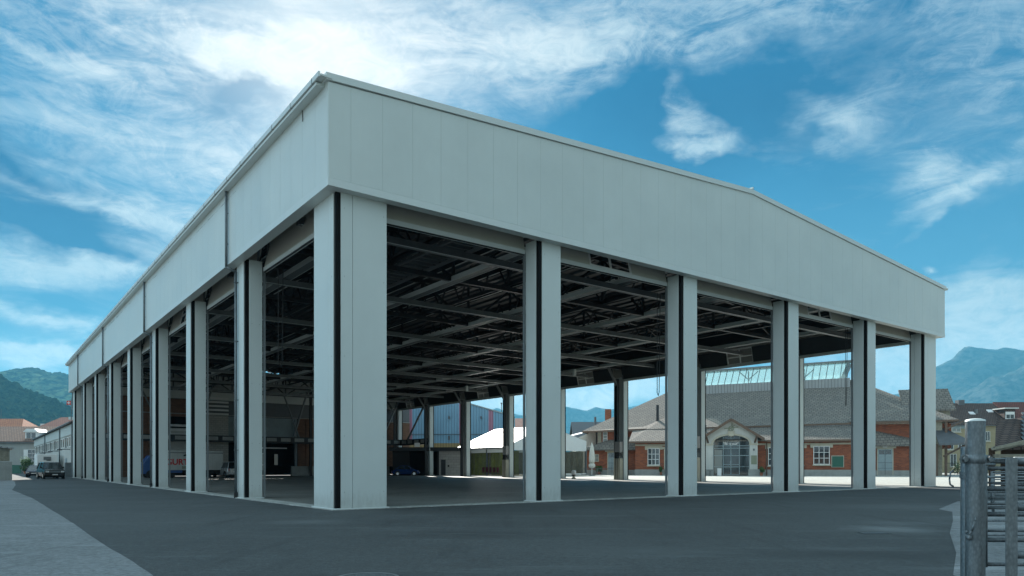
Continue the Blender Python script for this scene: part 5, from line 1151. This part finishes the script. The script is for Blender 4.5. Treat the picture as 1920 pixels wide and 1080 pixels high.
# ---- galvanised cattle pens in the foreground
gp = empty('gate_post', (3.378, 5.2, 0), 0, 'thick galvanised round gate post with a domed cap in the right foreground', 'post')
MB().lathe([(.074, 0), (.074, 1.825)], n=40).build('tube', 'galv', gp, smooth=True); MB().lathe([(.077, 1.822), (.072, 1.834), (.04, 1.842), (0, 1.845)], n=40).build('cap', 'clad', gp, smooth=True)
MB().lathe([(.0745, 1.515), (.080, 1.517), (.080, 1.577), (.0745, 1.579)], n=40).build('collar', 'galv', gp, smooth=True)
for sx in (-1, 1):
    o = MB().box(sx * .078, sx * .125, -.008, .008, 1.517, 1.577).build('collar_lug', 'galv', gp, bevel=.004)
    MB().tube((sx * .104, -.04, 1.547), (sx * .104, .03, 1.547), .012, 8).tube((sx * .104, -.045, 1.547), (sx * .104, -.03, 1.547), .021, 6).build('bolt', 'galv', o)
MB().lathe([(.078, 1.43), (.078, 1.436)], n=30).build('weld_seam', 'galv', gp)
MB().path([(-.088, -.01, .99), (-.095, -.05, .985), (-.085, -.085, 1.03), (-.06, -.09, 1.10), (-.045, -.08, 1.13)], .009, 8).ball((-.09, -.06, .98), .022).ball((-.105, -.05, 1.02), .012).build('latch_hook', 'galv', gp, smooth=True)
MB().path([(-.108, .12, 1.46), (-.135, .12, 1.45), (-.145, .12, 1.40), (-.14, .12, 1.36), (-.11, .12, 1.345)], .007, 8).build('chain_link', 'galv', gp, smooth=True)
MB().box(-.13, .13, -.13, .13, 0.004, .02).build('foot_plate', 'galv', gp)
gp.scale = (.86, .86, 1)
g2 = empty('gate_post', (3.585, 5.6, 0), 0, 'thinner galvanised post close behind the thick gate post', 'post')
MB().lathe([(.055, 0), (.055, 1.64), (.05, 1.648), (0, 1.65)], n=32).build('tube', 'galv', g2, smooth=True); MB().lathe([(.056, 1.40), (.061, 1.40), (.061, 1.45), (.056, 1.45)], n=32).build('collar', 'galv', g2)
def pen(name, loc, rz, Lr, rails, label, stiles, bar=None, group='tubular steel cattle pen gates'):
    t = empty(name, loc, rz, label, 'gate', group)
    zmax = max(z for z, r in rails); zmin = min(z for z, r in rails)
    for z, r in rails: MB().tube((0, 0, z), (Lr, 0, z), r, 12).build('rail', 'galv', t, smooth=True)
    for x, r in stiles: MB().tube((x, 0, zmin - .02), (x, 0, zmax + .01), r, 12).build('stile', 'galv', t, smooth=True)
    if bar: MB().box(bar[0], bar[1], -.045, -.037, bar[2], bar[3]).build('flat_bar', 'galv', t, bevel=.003)
    return t
zz = lambda y, Z: CAMH + (HY - y) / F * Z
pen('cattle_gate', (3.543, 5.35, 0), R(-2), 3.0, [(zz(y, 5.35), r) for y, r in ((864, .022), (916, .020), (964, .018), (1012, .018), (1058, .015), (995, .010), (934, .009), (878, .014), (905, .008), (945, .008), (953, .008))], 'galvanised tubular cattle gate hung on the thick post', [(0, .022), (2.9, .022)])
pen('cattle_gate', (3.50, 5.05, 0), R(-1), 2.6, [(zz(864, 5.0), .027), (zz(951, 5.0), .028), (zz(1040, 5.0), .028), (zz(1120, 5.0), .02)], 'nearer cattle gate with a wide flat upright bar and thick rails', [(2.5, .022)], bar=(-.0, .083, .3, zz(858, 5.0)))
gt_ = [o for o in bpy.data.objects if o.get('label', '').startswith('nearer cattle gate')][0]; gt_.location = (3.432, 5.0, 0)
MB().box(-.08, .3, -.05, .05, .0, .0) 
for ch in list(gt_.children):
    if ch.name.startswith('rail'): ch.location.x = .09
MB().tube((-.05, 0, zz(861, 5.0)), (.1, 0, zz(861, 5.0)), .010, 8).tube((-.1, .02, zz(871, 5.0)), (-.03, .02, zz(871, 5.0)), .008, 8).build('hinge_pin', 'galv', gt_)
for i, (x, y, rz, lab) in enumerate(((7.6, 11.8, 2, 'low cattle pen gate in the second row behind the foreground gates'), (11.2, 16.6, -3, 'cattle pen gate in the third row under the market shelter'), (14.8, 22, 4, 'farthest cattle pen gate before the market shelter'))):
    pen('cattle_gate', (x, y, 0), R(rz), 4.5, [(.35 + .24 * k, .02) for k in range(5)], lab, [(0, .03), (2.25, .02), (4.45, .03)])

# ================================================================ hills and mountains
def hill(name, x0, x1, y0, depth, prof, nx, ny, m, rough, seed, nscale, label, front=.75, crest=1.0, trees=0.):
    # prof: list of (x, height) for the crest line; crest lies at y0 + depth*front
    def ph(x):
        for (a, ha), (b, hb) in zip(prof, prof[1:]):
            if a <= x <= b: f = (x - a) / (b - a); f = f * f * (3 - 2 * f) * .5 + f * .5; return ha + (hb - ha) * f
        return prof[0][1] if x < prof[0][0] else prof[-1][1]
    mb = MB(); i = 0
    for j in range(ny + 1):
        v = j / ny; y = y0 + depth * v; c = v / front if v < front else (1 - v) / (1 - front); c = max(0, c)
        for k in range(nx + 1):
            x = x0 + (x1 - x0) * k / nx; h = ph(x)
            fall = c ** .85 if v < front else c ** 1.2
            p = Vector((x * nscale, y * nscale, seed)); q = noise.fractal(p, 1.0, 2.1, 6); rg = abs(noise.fractal(p * .6 + Vector((3, 1, 2)), 1., 2., 5))
            amp = rough * h * (c * (1 - c) * 3.2 + .10 * crest * c)
            z = h * fall + amp * (q * .7 - rg * .9 + .2) - 3
            if trees: z += trees * c ** .2 * (noise.noise(Vector((x * .09, y * .05, 5))) + .7 * noise.noise(Vector((x * .38, y * .2, 9))))
            mb.v.append((x, y, max(z, -.5) if 0 < c else -.5))
    for j in range(ny):
        for k in range(nx): a = j * (nx + 1) + k; mb.f.append((a, a + 1, a + nx + 2, a + nx + 1)); mb.mi.append(0)
    return tag(mb.build(name, m, smooth=trees == 0), kind='structure')
def cr(Z, pts): return [((x - CX) / F * Z, 1.5 + (HY - y) / F * Z) for x, y in pts]
Zm = 4400
hill('mountain', px(1500, Zm), px(2350, Zm), 2900, 2100, cr(Zm, [(1500, 800), (1600, 762), (1680, 738), (1700, 730), (1757, 682), (1780, 670), (1800, 652), (1808, 646), (1818, 645), (1835, 650), (1865, 653), (1885, 649), (1900, 650), (1920, 653), (2000, 665), (2150, 690), (2400, 760), (2500, 800)]), 260, 90, 'rock', .32, 3.3, .0022, '', front=.714)
Zf = 5300
hill('far_mountains', px(700, Zf), px(1500, Zf), 4700, 1000, cr(Zf, [(700, 800), (860, 790), (915, 772), (932, 765), (950, 772), (985, 778), (1010, 785), (1060, 762), (1075, 765), (1100, 769), (1117, 762), (1135, 766), (1142, 768), (1160, 764), (1195, 758), (1240, 764), (1300, 775), (1400, 790), (1500, 800)]), 300, 30, 'rock', .22, 7.1, .004, '', front=.60)
Zn = 1250
hill('forested_hill', px(-500, Zn), px(300, Zn), 700, 800, cr(Zn, [(-500, 650), (-100, 690), (0, 702), (20, 709), (35, 718), (50, 727), (75, 736), (100, 746), (125, 756), (160, 775), (200, 800), (300, 850)]), 340, 120, 'forest', .10, 1.1, .006, '', front=.688, trees=9.)
Zk = 2500
hill('meadow_hill', px(-500, Zk), px(420, Zk), 1500, 1500, cr(Zk, [(-500, 720), (-100, 702), (0, 697), (15, 694), (30, 691), (50, 688), (70, 688), (88, 694), (97, 698), (115, 697), (130, 700), (180, 715), (260, 740), (420, 800)]), 300, 90, 'meadowhill', .14, 5.5, .003, '', front=.667, trees=7.)
# small trees on the meadow hill crest
hz = bpy.data.materials.new('haze'); hz.use_nodes = True; nt = hz.node_tree; nt.nodes.clear()
pv = nt.nodes.new('ShaderNodeVolumePrincipled'); oo = nt.nodes.new('ShaderNodeOutputMaterial'); nt.links.new(pv.outputs[0], oo.inputs['Volume'])
pv.inputs['Color'].default_value = (.13, .48, .72, 1); pv.inputs['Density'].default_value = .00014; pv.inputs['Anisotropy'].default_value = .15
M['haze'] = hz
tag(MB().box(-4200, 4900, -260, 5950, -4, 765).build('haze', 'haze'), kind='stuff')
